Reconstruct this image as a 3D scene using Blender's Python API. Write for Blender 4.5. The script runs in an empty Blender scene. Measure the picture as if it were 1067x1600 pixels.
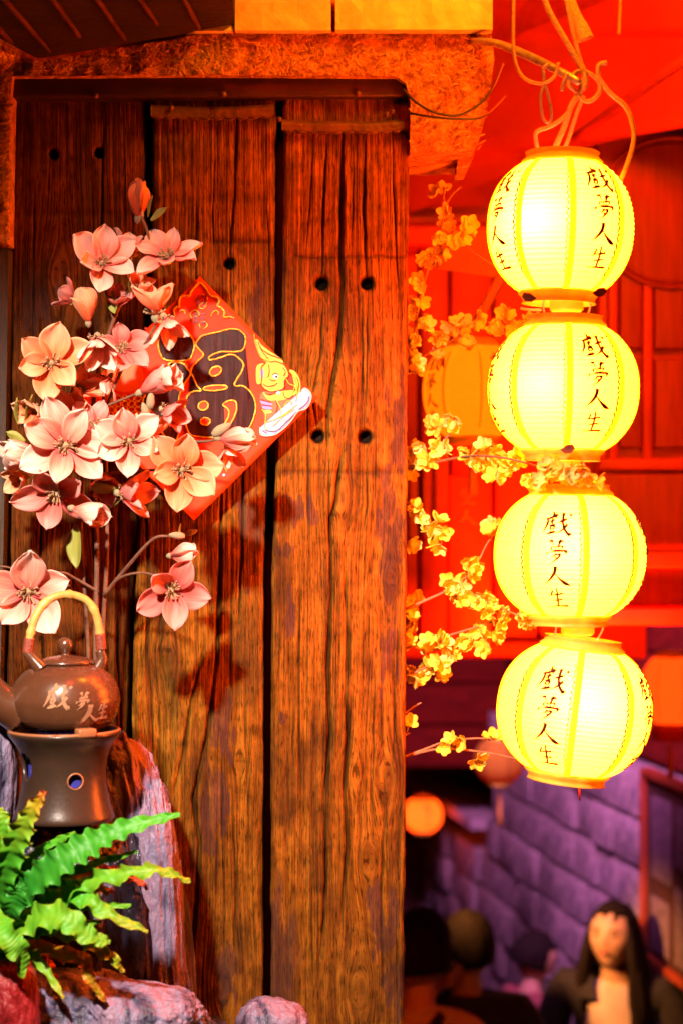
import bpy, bmesh, math, random
import numpy as np
from mathutils import Vector, Matrix
random.seed(7); rng = np.random.default_rng(7)
S = bpy.context.scene
COL = S.collection
R = math.radians

# ------------------------------------------------------------------ camera
cam = bpy.data.cameras.new('camera'); cam_o = bpy.data.objects.new('camera', cam); COL.objects.link(cam_o)
cam_o.location = (0, -3, 1.6); cam_o.rotation_euler = (R(90), 0, 0)
cam.sensor_fit = 'VERTICAL'; cam.sensor_height = 36; cam.sensor_width = 24; cam.lens = 67.5
cam.clip_end = 200; cam.clip_start = .05
cam.dof.use_dof = True; cam.dof.focus_distance = 2.88; cam.dof.aperture_fstop = 3.6
S.camera = cam_o
# ------------------------------------------------------------------ world and light (night)
w = bpy.data.worlds.new('World'); S.world = w; w.use_nodes = True
nt = w.node_tree; bg = nt.nodes['Background']
sky = nt.nodes.new('ShaderNodeTexSky'); sky.sky_type = 'NISHITA'; sky.sun_disc = False
sky.sun_elevation = R(-4); sky.sun_rotation = R(200)
nt.links.new(sky.outputs[0], bg.inputs[0]); bg.inputs[1].default_value = 0.10
S.view_settings.view_transform = 'Standard'; S.view_settings.look = 'None'
S.view_settings.exposure = 0; S.view_settings.gamma = 1; S.view_settings.use_curve_mapping = False
cy = S.cycles
cy.max_bounces = 6; cy.diffuse_bounces = 3; cy.glossy_bounces = 3; cy.transmission_bounces = 5; cy.volume_bounces = 0
cy.sample_clamp_indirect = 6; cy.use_denoising = True; cy.caustics_reflective = False; cy.caustics_refractive = False

def lamp(name, kind, loc, energy, color, target=None, radius=.05, cone=60, blend=.4):
    l = bpy.data.lights.new(name, kind); o = bpy.data.objects.new(name, l); COL.objects.link(o)
    o.location = loc; l.energy = energy; l.color = color
    if kind in ('POINT', 'SPOT'): l.shadow_soft_size = radius
    if kind == 'SPOT': l.spot_size = R(cone); l.spot_blend = blend
    if target is not None:
        o.rotation_euler = (Vector(target) - Vector(loc)).to_track_quat('-Z', 'Y').to_euler()
    return o
KEY = lamp('shop_spotlight', 'SPOT', (-.62, -2.1, 2.70), 760, (1, .82, .68), (-.17, 0, 1.16), .06, 38, .75)
VIOLET = lamp('alley_lamp', 'SPOT', (.35, 3.0, 2.3), 1000, (.85, .26, .66), (1.2, 6.6, -.4), .35, 62, .9)
RED1 = lamp('red_bloom_fill', 'POINT', (.62, .12, 2.64), 100, (1, .03, 0), None, .12)  # unseen fill, added for the red bloom over canopy and facade
RED2 = lamp('red_shopfront_fill', 'SPOT', (.50, .95, 1.15), 150, (1, .03, .0), (.80, 2.0, 2.15), .1, 125, .6)  # added fill hidden behind the lanterns, reddens the shopfront in place of bloom
RED3 = lamp('upper_red_fill', 'POINT', (-.08, -.95, 2.72), 26, (1, .035, .0), None, .12)  # unseen fill added to wash the upper left planks and stucco red
WARM2 = lamp('upper_lantern_light', 'POINT', (.30, -.42, 2.66), 34, (1, .26, .006), None, .10)
WARM = lamp('shop_window_lamp', 'SPOT', (-.05, 3.1, .75), 330, (1, .36, .08), (.98, 4.0, -.05), .08, 30, .6)

# ------------------------------------------------------------------ helpers
def P(u, v, y):
    d = y + 3
    return Vector(((u - 533.5) / 3000 * d, y, 1.6 - (v - 800) / 3000 * d))
def vhash(ix, iy, s):
    h = (ix.astype(np.int64) * 374761393 + iy.astype(np.int64) * 668265263 + s * 974634777) & 0xffffffff
    h = ((h ^ (h >> 13)) * 1274126177) & 0xffffffff
    h = h ^ (h >> 16)
    return (h & 0xffffff) / float(0xffffff)
def vn(x, y, s=0):
    x = np.asarray(x, float); y = np.asarray(y, float)
    ix = np.floor(x); iy = np.floor(y); fx = x - ix; fy = y - iy
    fx = fx * fx * (3 - 2 * fx); fy = fy * fy * (3 - 2 * fy)
    a = vhash(ix, iy, s); b = vhash(ix + 1, iy, s); c = vhash(ix, iy + 1, s); d = vhash(ix + 1, iy + 1, s)
    return (a * (1 - fx) + b * fx) * (1 - fy) + (c * (1 - fx) + d * fx) * fy * 1.0
def fbm(x, y, s=0, o=4):
    t = 0; a = .5
    for k in range(o):
        t = t + a * (vn(x * 2 ** k, y * 2 ** k, s + k * 17) - .5) * 2; a *= .5
    return t
def n3(p, f, s=0, o=3):
    p = np.asarray(p) * f
    return (fbm(p[:, 0] + .37 * p[:, 1], p[:, 2] - .21 * p[:, 1], s, o) + fbm(p[:, 1] + .3 * p[:, 2], p[:, 0] - .4 * p[:, 2] + 9, s + 5, o)) * .7

def mesh(name, V, F, mat=None, smooth=True, uv=None, attrs=None):
    me = bpy.data.meshes.new(name)
    V = np.asarray(V, dtype=np.float32).reshape(-1, 3)
    if isinstance(F, np.ndarray):
        n, k = F.shape
        me.vertices.add(len(V)); me.vertices.foreach_set('co', V.ravel())
        me.loops.add(n * k); me.loops.foreach_set('vertex_index', F.astype(np.int32).ravel())
        me.polygons.add(n); me.polygons.foreach_set('loop_start', np.arange(0, n * k, k, dtype=np.int32))
        try: me.polygons.foreach_set('loop_total', np.full(n, k, dtype=np.int32))
        except Exception: pass
        me.update(calc_edges=True)
    else:
        me.from_pydata(V.tolist(), [], F); me.update()
    me.polygons.foreach_set('use_smooth', np.full(len(me.polygons), smooth, dtype=bool))
    if uv is not None:
        l = me.uv_layers.new(name='UVMap'); li = np.empty(len(me.loops), dtype=np.int32)
        me.loops.foreach_get('vertex_index', li)
        l.data.foreach_set('uv', np.asarray(uv, dtype=np.float32)[li].ravel())
    for k_, a in (attrs or {}).items():
        at = me.attributes.new(k_, 'FLOAT', 'POINT'); at.data.foreach_set('value', np.asarray(a, dtype=np.float32))
    if mat: me.materials.append(mat)
    return me
ORG = {}
def tag(o, label=None, cat=None, group=None, kind=None):
    if label: o['label'] = label
    if cat: o['category'] = cat
    if group: o['group'] = group
    if kind: o['kind'] = kind
    return o
def empty(name, loc, label, cat, group=None, rot=None):
    o = bpy.data.objects.new(name, None); COL.objects.link(o); o.location = loc; o.empty_display_size = .05
    if rot: o.rotation_euler = rot
    ORG[o.name] = Vector(loc)
    return tag(o, label, cat, group)
def obj(name, me, parent=None, M=None):
    o = bpy.data.objects.new(name, me); COL.objects.link(o)
    if parent is not None: o.parent = parent
    if M is not None: o.matrix_local = M
    return o
def wobj(name, V, F, mat, parent=None, smooth=True, uv=None, attrs=None):
    """verts in world space, object origin at parent's origin (or centroid base when top level)"""
    V = np.asarray(V, dtype=float).reshape(-1, 3)
    if parent is not None: org = ORG[parent.name]
    else: org = Vector(((V[:, 0].min() + V[:, 0].max()) / 2, (V[:, 1].min() + V[:, 1].max()) / 2, V[:, 2].min()))
    o = obj(name, mesh(name, V - np.array(org), F, mat, smooth, uv, attrs), parent)
    if parent is None: o.location = org
    ORG[o.name] = Vector(org)
    return o
class MB:
    def __init__(s): s.V = []; s.F = []
    def add(s, V, F):
        b = len(s.V); s.V += [tuple(v) for v in V]; s.F += [tuple(i + b for i in f) for f in F]; return s
    def obj(s, name, mat, parent=None, smooth=True): return wobj(name, s.V, s.F, mat, parent, smooth)
def box(c, s, rot=None, taper=1):
    V = [Vector((x * s[0] / 2, y * s[1] / 2, z * s[2] / 2)) for x in (-1, 1) for y in (-1, 1) for z in (-1, 1)]
    if rot is not None: V = [rot @ v for v in V]
    V = [v + Vector(c) for v in V]
    return V, [(0, 1, 3, 2), (4, 6, 7, 5), (0, 4, 5, 1), (2, 3, 7, 6), (0, 2, 6, 4), (1, 5, 7, 3)]
def bbox(c, s, bev=.004, rot=None, jit=0, seed=0):
    """bevelled box"""
    bm = bmesh.new(); bmesh.ops.create_cube(bm, size=1)
    for v in bm.verts: v.co = Vector((v.co.x * s[0], v.co.y * s[1], v.co.z * s[2]))
    bmesh.ops.bevel(bm, geom=bm.edges[:], offset=bev, segments=2, affect='EDGES', profile=.6)
    rr = random.Random(seed)
    V = []
    for v in bm.verts:
        q = v.co.copy()
        if jit: q += Vector((rr.uniform(-jit, jit), rr.uniform(-jit, jit), rr.uniform(-jit, jit)))
        if rot is not None: q = rot @ q
        V.append(q + Vector(c))
    F = [[v.index for v in f.verts] for f in bm.faces]; bm.free()
    return V, F
def smoothpts(pts, n=6):
    pts = [Vector(p) for p in pts]
    if len(pts) < 3 or n <= 1: return pts
    out = []
    for i in range(len(pts) - 1):
        p0 = pts[max(i - 1, 0)]; p1 = pts[i]; p2 = pts[i + 1]; p3 = pts[min(i + 2, len(pts) - 1)]
        for k in range(n):
            t = k / n
            out.append(.5 * ((2 * p1) + (p2 - p0) * t + (2 * p0 - 5 * p1 + 4 * p2 - p3) * t * t + (3 * p1 - p0 - 3 * p2 + p3) * t ** 3))
    out.append(pts[-1]); return out
def tube(pts, r, n=8, sub=5, closed=False):
    """r: number or list at control points"""
    k0 = len(pts)
    if not isinstance(r, (list, tuple)): r = [r] * k0
    q = smoothpts(pts, sub); m = len(q)
    rr = [float(np.interp(i / (m - 1) * (k0 - 1), range(k0), r)) for i in range(m)]
    V = []; F = []; up = None
    for i, p in enumerate(q):
        t = (q[min(i + 1, m - 1)] - q[max(i - 1, 0)]).normalized()
        if up is None: up = t.orthogonal().normalized()
        up = (up - t * up.dot(t))
        up = up.normalized() if up.length > 1e-6 else t.orthogonal().normalized()
        b = t.cross(up)
        for k in range(n):
            a = 2 * math.pi * k / n
            V.append(p + (up * math.cos(a) + b * math.sin(a)) * rr[i])
    for i in range(m - 1):
        for k in range(n):
            F.append((i * n + k, i * n + (k + 1) % n, (i + 1) * n + (k + 1) % n, (i + 1) * n + k))
    F.append(tuple(range(n - 1, -1, -1))); F.append(tuple(range((m - 1) * n, m * n)))
    return V, F
def lathe(prof, n=48, c=(0, 0, 0), close=False):
    V = []; F = []; m = len(prof)
    for i, (r, z) in enumerate(prof):
        for k in range(n):
            a = 2 * math.pi * k / n
            V.append((c[0] + r * math.cos(a), c[1] + r * math.sin(a), c[2] + z))
    for i in range(m - 1):
        for k in range(n):
            F.append((i * n + k, i * n + (k + 1) % n, (i + 1) * n + (k + 1) % n, (i + 1) * n + k))
    if close:
        for k in range(n): F.append(((m - 1) * n + k, (m - 1) * n + (k + 1) % n, (k + 1) % n, k))
    return V, F
def xf(VF, M): return [M @ Vector(v) for v in VF[0]], VF[1]
def join(*vfs):
    V = []; F = []
    for v, f in vfs:
        b = len(V); V += list(v); F += [tuple(i + b for i in q) for q in f]
    return V, F
def ico(sub=3):
    bm = bmesh.new(); bmesh.ops.create_icosphere(bm, subdivisions=sub, radius=1)
    V = np.array([v.co[:] for v in bm.verts]); F = np.array([[v.index for v in f.verts] for f in bm.faces]); bm.free()
    return V, F
def poly_prism(pts2, fn, t):
    """pts2: outline; fn(a,b,h)->world; thick t"""
    n = len(pts2); V = [fn(a, b, 0) for a, b in pts2] + [fn(a, b, t) for a, b in pts2]
    F = [tuple(range(n)), tuple(range(2 * n - 1, n - 1, -1))] + [(i, i + n, (i + 1) % n + n, (i + 1) % n) for i in range(n)]
    return V, F

# ------------------------------------------------------------------ materials
def mat(name, c1, c2=None, rough=.6, scale=8, bump=0, bscale=60, metal=0, spec=.5, detail=5, stretch=(1, 1, 1), dist=0, coat=0, sub=0, transl=0, contrast=(.3, .7), bdist=.004):
    m = bpy.data.materials.new(name); m.use_nodes = True; t = m.node_tree; N = t.nodes; L = t.links
    b = N['Principled BSDF']; b.inputs['Roughness'].default_value = rough; b.inputs['Metallic'].default_value = metal
    b.inputs['Specular IOR Level'].default_value = spec; b.inputs['Coat Weight'].default_value = coat; b.inputs['Coat Roughness'].default_value = .12
    if sub: b.inputs['Subsurface Weight'].default_value = sub; b.inputs['Subsurface Scale'].default_value = .01
    tc = N.new('ShaderNodeTexCoord'); mp = N.new('ShaderNodeMapping'); mp.inputs['Scale'].default_value = stretch
    L.new(tc.outputs['Object'], mp.inputs[0])
    if c2 is None: c2 = tuple(x * .7 for x in c1)
    no = N.new('ShaderNodeTexNoise'); no.inputs['Scale'].default_value = scale; no.inputs['Detail'].default_value = detail; no.inputs['Distortion'].default_value = dist
    cr = N.new('ShaderNodeValToRGB'); e = cr.color_ramp.elements
    e[0].position = contrast[0]; e[1].position = contrast[1]; e[0].color = (*c1, 1); e[1].color = (*c2, 1)
    L.new(mp.outputs[0], no.inputs[0]); L.new(no.outputs[0], cr.inputs[0]); L.new(cr.outputs[0], b.inputs['Base Color'])
    if bump:
        n2 = N.new('ShaderNodeTexNoise'); n2.inputs['Scale'].default_value = bscale; n2.inputs['Detail'].default_value = 6
        bp = N.new('ShaderNodeBump'); bp.inputs['Strength'].default_value = bump; bp.inputs['Distance'].default_value = bdist
        L.new(mp.outputs[0], n2.inputs[0]); L.new(n2.outputs[0], bp.inputs['Height']); L.new(bp.outputs[0], b.inputs['Normal'])
        rr = N.new('ShaderNodeMapRange'); rr.inputs['To Min'].default_value = rough * .75; rr.inputs['To Max'].default_value = min(1, rough * 1.25)
        L.new(n2.outputs[0], rr.inputs[0]); L.new(rr.outputs[0], b.inputs['Roughness'])
    if transl:
        tr = N.new('ShaderNodeBsdfTranslucent'); mx = N.new('ShaderNodeMixShader'); mx.inputs[0].default_value = transl
        L.new(cr.outputs[0], tr.inputs[0]); L.new(b.outputs[0], mx.inputs[1]); L.new(tr.outputs[0], mx.inputs[2])
        L.new(mx.outputs[0], N['Material Output'].inputs['Surface'])
    m['ramp'] = cr.name
    return m
def emit_add(m, color, strength):
    b = m.node_tree.nodes['Principled BSDF']; b.inputs['Emission Color'].default_value = (*color, 1); b.inputs['Emission Strength'].default_value = strength
def noden(m, typ, **kw):
    n = m.node_tree.nodes.new(typ)
    for k, v in kw.items():
        try: n.inputs[k].default_value = v
        except Exception: setattr(n, k, v)
    return n
def wood_mat(name, light, mid, dark, stainc):
    m = bpy.data.materials.new(name); m.use_nodes = True; N = m.node_tree.nodes; L = m.node_tree.links
    b = N['Principled BSDF']
    uv = N.new('ShaderNodeUVMap'); uv.uv_map = 'UVMap'
    def noi(sx, sz, det, dist=0, rough=.5):
        mp = N.new('ShaderNodeMapping'); mp.inputs['Scale'].default_value = (sx, sz, 1)
        n = N.new('ShaderNodeTexNoise'); n.inputs['Scale'].default_value = 1; n.inputs['Detail'].default_value = det; n.inputs['Distortion'].default_value = dist; n.inputs['Roughness'].default_value = rough
        L.new(uv.outputs[0], mp.inputs[0]); L.new(mp.outputs[0], n.inputs[0]); return n
    fine = noi(520, 9, 4); med = noi(150, 2.0, 5, .08); big = noi(14, 2.4, 4); blotch = noi(60, 9, 6); pore = noi(900, 60, 2)
    cr = N.new('ShaderNodeValToRGB'); e = cr.color_ramp.elements
    e[0].position = .36; e[0].color = (*dark, 1); e[1].position = .63; e[1].color = (*light, 1)
    x = cr.color_ramp.elements.new(.48); x.color = (*mid, 1)
    mx = N.new('ShaderNodeMath'); mx.operation = 'MULTIPLY_ADD'; mx.inputs[1].default_value = .35
    L.new(fine.outputs[0], mx.inputs[0])
    m2 = N.new('ShaderNodeMath'); m2.operation = 'MULTIPLY_ADD'; m2.inputs[1].default_value = .45; L.new(med.outputs[0], m2.inputs[0])
    m3 = N.new('ShaderNodeMath'); m3.operation = 'MULTIPLY'; m3.inputs[1].default_value = .22; L.new(big.outputs[0], m3.inputs[0])
    L.new(m3.outputs[0], m2.inputs[2]); L.new(m2.outputs[0], mx.inputs[2]); L.new(mx.outputs[0], cr.inputs[0])
    mott = noi(45, 26, 6, .4, .62); fleck = noi(620, 48, 3)
    mm = N.new('ShaderNodeMapRange'); mm.inputs['From Min'].default_value = .30; mm.inputs['From Max'].default_value = .70; mm.inputs['To Min'].default_value = .50; mm.inputs['To Max'].default_value = 1.35; L.new(mott.outputs[0], mm.inputs[0])
    fm = N.new('ShaderNodeMapRange'); fm.inputs['From Min'].default_value = .36; fm.inputs['From Max'].default_value = .46; fm.inputs['To Min'].default_value = .35; fm.inputs['To Max'].default_value = 1.0; L.new(fleck.outputs[0], fm.inputs[0])
    mq = N.new('ShaderNodeMath'); mq.operation = 'MULTIPLY'; L.new(mm.outputs[0], mq.inputs[0]); L.new(fm.outputs[0], mq.inputs[1])
    vm = N.new('ShaderNodeVectorMath'); vm.operation = 'SCALE'; L.new(cr.outputs[0], vm.inputs[0]); L.new(mq.outputs[0], vm.inputs['Scale'])
    at = N.new('ShaderNodeAttribute'); at.attribute_name = 'stain'
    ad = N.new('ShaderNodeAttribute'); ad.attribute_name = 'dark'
    # stain broken by blotch noise
    sm = N.new('ShaderNodeMath'); sm.operation = 'MULTIPLY_ADD'; sm.inputs[1].default_value = 1.6; sm.inputs[2].default_value = -.85
    L.new(blotch.outputs[0], sm.inputs[0])
    sa = N.new('ShaderNodeMath'); sa.operation = 'ADD'; L.new(at.outputs['Fac'], sa.inputs[0]); L.new(sm.outputs[0], sa.inputs[1])
    sr = N.new('ShaderNodeMapRange'); sr.inputs['From Min'].default_value = .35; sr.inputs['From Max'].default_value = .62; L.new(sa.outputs[0], sr.inputs[0])
    smul = N.new('ShaderNodeMath'); smul.operation = 'MULTIPLY'; smul.inputs[1].default_value = .60; L.new(sr.outputs[0], smul.inputs[0])
    mix = N.new('ShaderNodeMix'); mix.data_type = 'RGBA'; L.new(smul.outputs[0], mix.inputs[0]); L.new(vm.outputs[0], mix.inputs[6]); mix.inputs[7].default_value = (*stainc, 1)
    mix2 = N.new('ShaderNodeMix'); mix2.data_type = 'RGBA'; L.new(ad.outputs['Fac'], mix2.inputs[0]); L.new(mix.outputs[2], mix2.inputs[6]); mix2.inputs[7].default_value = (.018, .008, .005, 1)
    L.new(mix2.outputs[2], b.inputs['Base Color'])
    rr = N.new('ShaderNodeMapRange'); rr.inputs['To Min'].default_value = .34; rr.inputs['To Max'].default_value = .72
    L.new(blotch.outputs[0], rr.inputs[0]); L.new(rr.outputs[0], b.inputs['Roughness']); b.inputs['Specular IOR Level'].default_value = .04
    bs = N.new('ShaderNodeMath'); bs.operation = 'MULTIPLY_ADD'; bs.inputs[1].default_value = .6; L.new(fine.outputs[0], bs.inputs[0]); L.new(med.outputs[0], bs.inputs[2])
    b2 = N.new('ShaderNodeMath'); b2.operation = 'MULTIPLY_ADD'; b2.inputs[1].default_value = .25; L.new(pore.outputs[0], b2.inputs[0]); L.new(bs.outputs[0], b2.inputs[2])
    bp = N.new('ShaderNodeBump'); bp.inputs['Strength'].default_value = .75; bp.inputs['Distance'].default_value = .006
    L.new(b2.outputs[0], bp.inputs['Height']); L.new(bp.outputs[0], b.inputs['Normal'])
    return m

M = {}
M['wood'] = wood_mat('old_timber', (.31, .122, .010), (.155, .052, .005), (.035, .011, .003), (.050, .020, .022))
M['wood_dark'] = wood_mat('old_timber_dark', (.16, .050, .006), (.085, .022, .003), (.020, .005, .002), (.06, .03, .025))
M['wood_dark2'] = mat('grey_side_timber', (.05, .035, .02), (.02, .012, .008), .8, 12, .6, 60, stretch=(8, 8, .6))
M['stucco'] = mat('straw_stucco', (.60, .26, .07), (.34, .11, .03), .9, 60, 1.0, 160, bdist=.012, contrast=(.38, .6))
M['straw'] = mat('straw', (.62, .32, .10), (.34, .12, .04), .8, 60)
M['limestone'] = mat('pale_stone', (.78, .66, .32), (.55, .42, .18), .85, 30, .6, 50)
M['black_metal'] = mat('black_metal', (.018, .012, .012), (.04, .02, .018), .55, 20, .3, 80, metal=.3)
M['cap_metal'] = mat('tin_cap', (.07, .022, .018), (.035, .012, .012), .5, 16, .3, 60, metal=.5)
M['strap'] = mat('strap_iron', (.16, .055, .028), (.07, .022, .012), .55, 40, .6, 90, metal=.35)
M['rope'] = mat('hemp_rope', (.55, .36, .14), (.35, .2, .07), .85, 200, .6, 400)
M['steel'] = mat('galvanised_steel', (.5, .42, .36), (.32, .24, .2), .4, 60, .2, 200, metal=.6)
M['cable'] = mat('black_cable', (.03, .02, .02), None, .5)
# ------------------------------------------------------------------ planks
def XZ(u, v): return (u - 533.5) / 1000.0, 2.4 - v / 1000.0
def plank(parent, left, right, v0, v1, cracks, holes, grooves, knots, stains, mat_, seed, y0=0.0, nx=190, extra=None, thick=.085):
    """left/right: lists of (v,u). Height field in front of y0 (towards -y)."""
    vs = np.concatenate([np.arange(v0, 1640, 3.2), np.arange(1640, v1 + 1, 40)])
    nz = len(vs)
    Lu = np.interp(vs, [a for a, b in left], [b for a, b in left]) + 2.2 * fbm(vs / 45, vs * 0 + seed, seed, 3)
    Ru = np.interp(vs, [a for a, b in right], [b for a, b in right]) + 2.0 * fbm(vs / 38, vs * 0 + seed + 5, seed + 3, 3)
    t = np.linspace(0, 1, nx)
    U = Lu[:, None] + (Ru - Lu)[:, None] * t[None, :]; Vv = np.repeat(vs[:, None], nx, 1)
    H = 3.0 * fbm(U / 130, Vv / 300, seed + 1, 3) + 1.2 * fbm(U / 26, Vv / 60, seed + 2, 3)      # mm
    g = U.copy(); g += 2.2 * fbm(U / 90, Vv / 260, seed + 9, 2)
    for (ku, kv, r) in knots:
        dx = U - ku; dz = (Vv - kv) * .42; d2 = dx * dx + dz * dz
        R2 = r * r * 2.6; g -= dx * R2 / (d2 + R2 * .72)
        H += 2.2 * np.exp(-d2 / (r * r * 2.5)) - 2.5 * np.exp(-d2 / (r * r * .25))
    gr = fbm(g / 5.5, Vv / 260, seed + 4, 3)
    H += 1.15 * gr + .75 * fbm(g / 2.0, Vv / 110, seed + 6, 2) + .9 * fbm(U / 12, Vv / 17, seed + 66, 3)
    fis = fbm(g / 3.6, Vv / 420, seed + 12, 2)                     # natural checks
    H -= 2.0 * np.clip((fis - .42) / .2, 0, 1) * np.clip(.6 + fbm(U / 50, Vv / 120, seed + 13, 2), 0, 1)
    dark = np.clip((fis - .48) / .2, 0, 1) * .3
    dark = np.maximum(dark, np.clip(fbm(U / 34, Vv / 150, seed + 50, 4) * 1.1 - .02, 0, .62))
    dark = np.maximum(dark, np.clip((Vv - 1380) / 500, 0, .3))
    stain = np.zeros_like(U)
    for (su, sv, ru, rv) in stains:
        q = ((U - su) / ru) ** 2 + ((Vv - sv) / rv) ** 2 + 1.7 * fbm(U / 9, Vv / 34, seed + 71, 4) + .15; stain = np.maximum(stain, np.clip(1.15 - q * .8, 0, 1))
    rc_ = random.Random(seed * 13)
    extra_cr = []
    for _ in range(15):
        cu0 = rc_.uniform(Lu[0] + 10, Ru[0] - 10); cv0 = rc_.uniform(170, 1500); cl = rc_.uniform(70, 380); sl = rc_.uniform(-.02, .02)
        extra_cr.append(([(cu0, cv0), (cu0 + cl * sl + rc_.uniform(-2, 2), cv0 + cl * .5), (cu0 + cl * sl * 2, cv0 + cl)], rc_.uniform(.8, 1.4), rc_.uniform(3.5, 7)))
    for (pts, wdt, dep) in list(cracks) + extra_cr:
        cu = np.interp(vs, [b for a, b in pts], [a for a, b in pts]) + 1.5 * fbm(vs / 30, vs * 0, seed + int(pts[0][0]), 3)
        lo, hi = pts[0][1], pts[-1][1]
        env = np.clip((vs - lo) / 45, 0, 1) * np.clip((hi - vs) / 45, 0, 1); env = np.sqrt(env) * (.75 + .5 * fbm(vs / 60, vs * 0 + 3, seed + 31, 2))
        env = np.clip(env, 0, 1.4)
        ww = wdt * (.35 + .65 * env) + 1e-3
        d = np.abs(U - cu[:, None]) / ww[:, None]
        c = np.exp(-d ** 2 * 1.1) * env[:, None]
        H -= dep * c; dark = np.maximum(dark, np.clip(c * 1.15 - .25, 0, 1) * .95)
        H += dep * .12 * np.exp(-((U - cu[:, None]) / (wdt * 5)) ** 2) * env[:, None]
    for (gu0, gu1, gv, gw, gd) in grooves:
        yy = gv + 2.5 * fbm(U / 22, U * 0 + gv, seed + 40, 3)
        e = np.clip((U - gu0) / 8, 0, 1) * np.clip((gu1 - U) / 8, 0, 1)
        c = np.exp(-((Vv - yy) / gw) ** 2) * e
        H -= gd * c; dark = np.maximum(dark, np.clip(c * .6 * min(1, gd / 3), 0, 1))
    for (hu, hv, hr) in holes:
        rr = np.hypot(U - hu, Vv - hv) / hr
        c = 1 / (1 + np.exp((rr - 1) * 9)); H -= 26 * c; dark = np.maximum(dark, np.clip(c * 1.4, 0, 1))
    edge = np.minimum(U - Lu[:, None], Ru[:, None] - U)
    er = 9 + 4 * fbm(Vv / 60, Vv * 0 + seed, seed + 20, 2)
    H -= er * (1 - np.sqrt(np.clip(1 - (1 - np.clip(edge / er, 0, 1)) ** 2, 0, 1)))
    if extra is not None: H, dark, stain = extra(U, Vv, H, dark, stain)
    X = (U - 533.5) / 1000; Z = 2.4 - Vv / 1000; Y = y0 - H / 1000
    # side and back columns
    def col(c, y): return np.stack([X[:, c], np.full(nz, y), Z[:, c]], 1)
    front = np.stack([X, Y, Z], 2)
    cols = [col(0, y0 + thick)[:, None], col(0, y0 + thick * .5)[:, None], front, col(-1, y0 + thick * .5)[:, None], col(-1, y0 + thick)[:, None]]
    G = np.concatenate(cols, 1); m = G.shape[1]
    V = G.reshape(-1, 3); idx = np.arange(nz * m).reshape(nz, m)
    a = idx[:-1, :-1].ravel(); b_ = idx[:-1, 1:].ravel(); c = idx[1:, 1:].ravel(); d = idx[1:, :-1].ravel()
    F = np.stack([a, d, c, b_], 1)
    back = np.stack([idx[:-1, 0], idx[:-1, -1], idx[1:, -1], idx[1:, 0]], 1); F = np.concatenate([F, back])
    pad = lambda A, k: np.concatenate([A[:, :1]] * 2 + [A] + [A[:, -1:]] * 2, 1).ravel() if k is None else np.concatenate([A[:, :1] * 0 + k] * 2 + [A] + [A[:, -1:] * 0 + k] * 2, 1).ravel()
    gx = pad(g / 1000 + seed, None); gz = V[:, 2] + V[:, 1] * .3 + seed * 3
    gx = gx + (V[:, 1] - y0) * (np.abs(V[:, 1] - y0) > .02)
    return wobj('plank', V, F, mat_, parent, True, uv=np.stack([gx, gz], 1), attrs={'stain': pad(stain, None), 'dark': pad(dark, None)})

shutter = empty('plank_shutter', (-.2, 0.04, 0), 'weathered brown shutter of three thick upright timber planks with cracks, knots and bored holes', 'wooden shutter')
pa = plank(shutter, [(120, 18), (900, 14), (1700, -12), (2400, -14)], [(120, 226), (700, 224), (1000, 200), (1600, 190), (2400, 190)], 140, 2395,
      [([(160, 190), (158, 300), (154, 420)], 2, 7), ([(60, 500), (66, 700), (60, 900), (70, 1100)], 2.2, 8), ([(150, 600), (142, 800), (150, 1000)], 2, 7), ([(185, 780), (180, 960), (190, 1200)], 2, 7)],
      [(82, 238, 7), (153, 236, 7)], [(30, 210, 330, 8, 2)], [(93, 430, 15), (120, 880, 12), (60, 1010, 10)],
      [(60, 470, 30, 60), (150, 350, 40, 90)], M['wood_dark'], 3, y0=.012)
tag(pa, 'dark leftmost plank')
def ex_b(U, V, H, dark, stain):
    # split-off hollow chunk in the lower left
    c = np.clip(1 - ((U - 248) / 30) ** 2 - ((V - 1130) / 110) ** 2, 0, 1); H = H - 9 * c ** .7
    H = H + 6 * np.exp(-((U - 262) / 14) ** 2 - ((V - 1190) / 60) ** 2)
    return H, np.maximum(dark, 0), stain
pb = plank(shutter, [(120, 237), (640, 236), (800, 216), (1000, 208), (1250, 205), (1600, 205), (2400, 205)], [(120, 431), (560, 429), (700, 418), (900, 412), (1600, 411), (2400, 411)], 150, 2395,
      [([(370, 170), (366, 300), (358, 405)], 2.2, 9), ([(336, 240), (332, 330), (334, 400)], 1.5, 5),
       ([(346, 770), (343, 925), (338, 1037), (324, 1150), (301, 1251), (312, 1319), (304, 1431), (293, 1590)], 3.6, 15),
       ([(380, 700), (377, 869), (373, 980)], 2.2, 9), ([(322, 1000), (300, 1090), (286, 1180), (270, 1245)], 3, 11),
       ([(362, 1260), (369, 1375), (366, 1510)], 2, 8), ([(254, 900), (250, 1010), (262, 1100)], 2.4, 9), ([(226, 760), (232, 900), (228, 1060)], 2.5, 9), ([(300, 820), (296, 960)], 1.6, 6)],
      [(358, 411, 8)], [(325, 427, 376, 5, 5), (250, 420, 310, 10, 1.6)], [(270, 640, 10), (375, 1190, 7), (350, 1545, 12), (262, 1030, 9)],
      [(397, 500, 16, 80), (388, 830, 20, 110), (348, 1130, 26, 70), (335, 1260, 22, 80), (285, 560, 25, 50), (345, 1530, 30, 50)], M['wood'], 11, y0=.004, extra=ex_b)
def ex_c(U, V, H, dark, stain):
    H = H + 6 * np.exp(-((U - 535) / 30) ** 2 - ((V - 600) / 45) ** 2) - 5 * np.exp(-((U - 505) / 14) ** 2 - ((V - 470) / 16) ** 2) * (.6 + vn(U / 4, V / 4, 3))
    low = np.clip((V - 1310) / 200, 0, 1) * np.clip((490 - U) / 50, 0, 1); stain = np.maximum(stain, low * 1.0)
    return H, dark, stain
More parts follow.
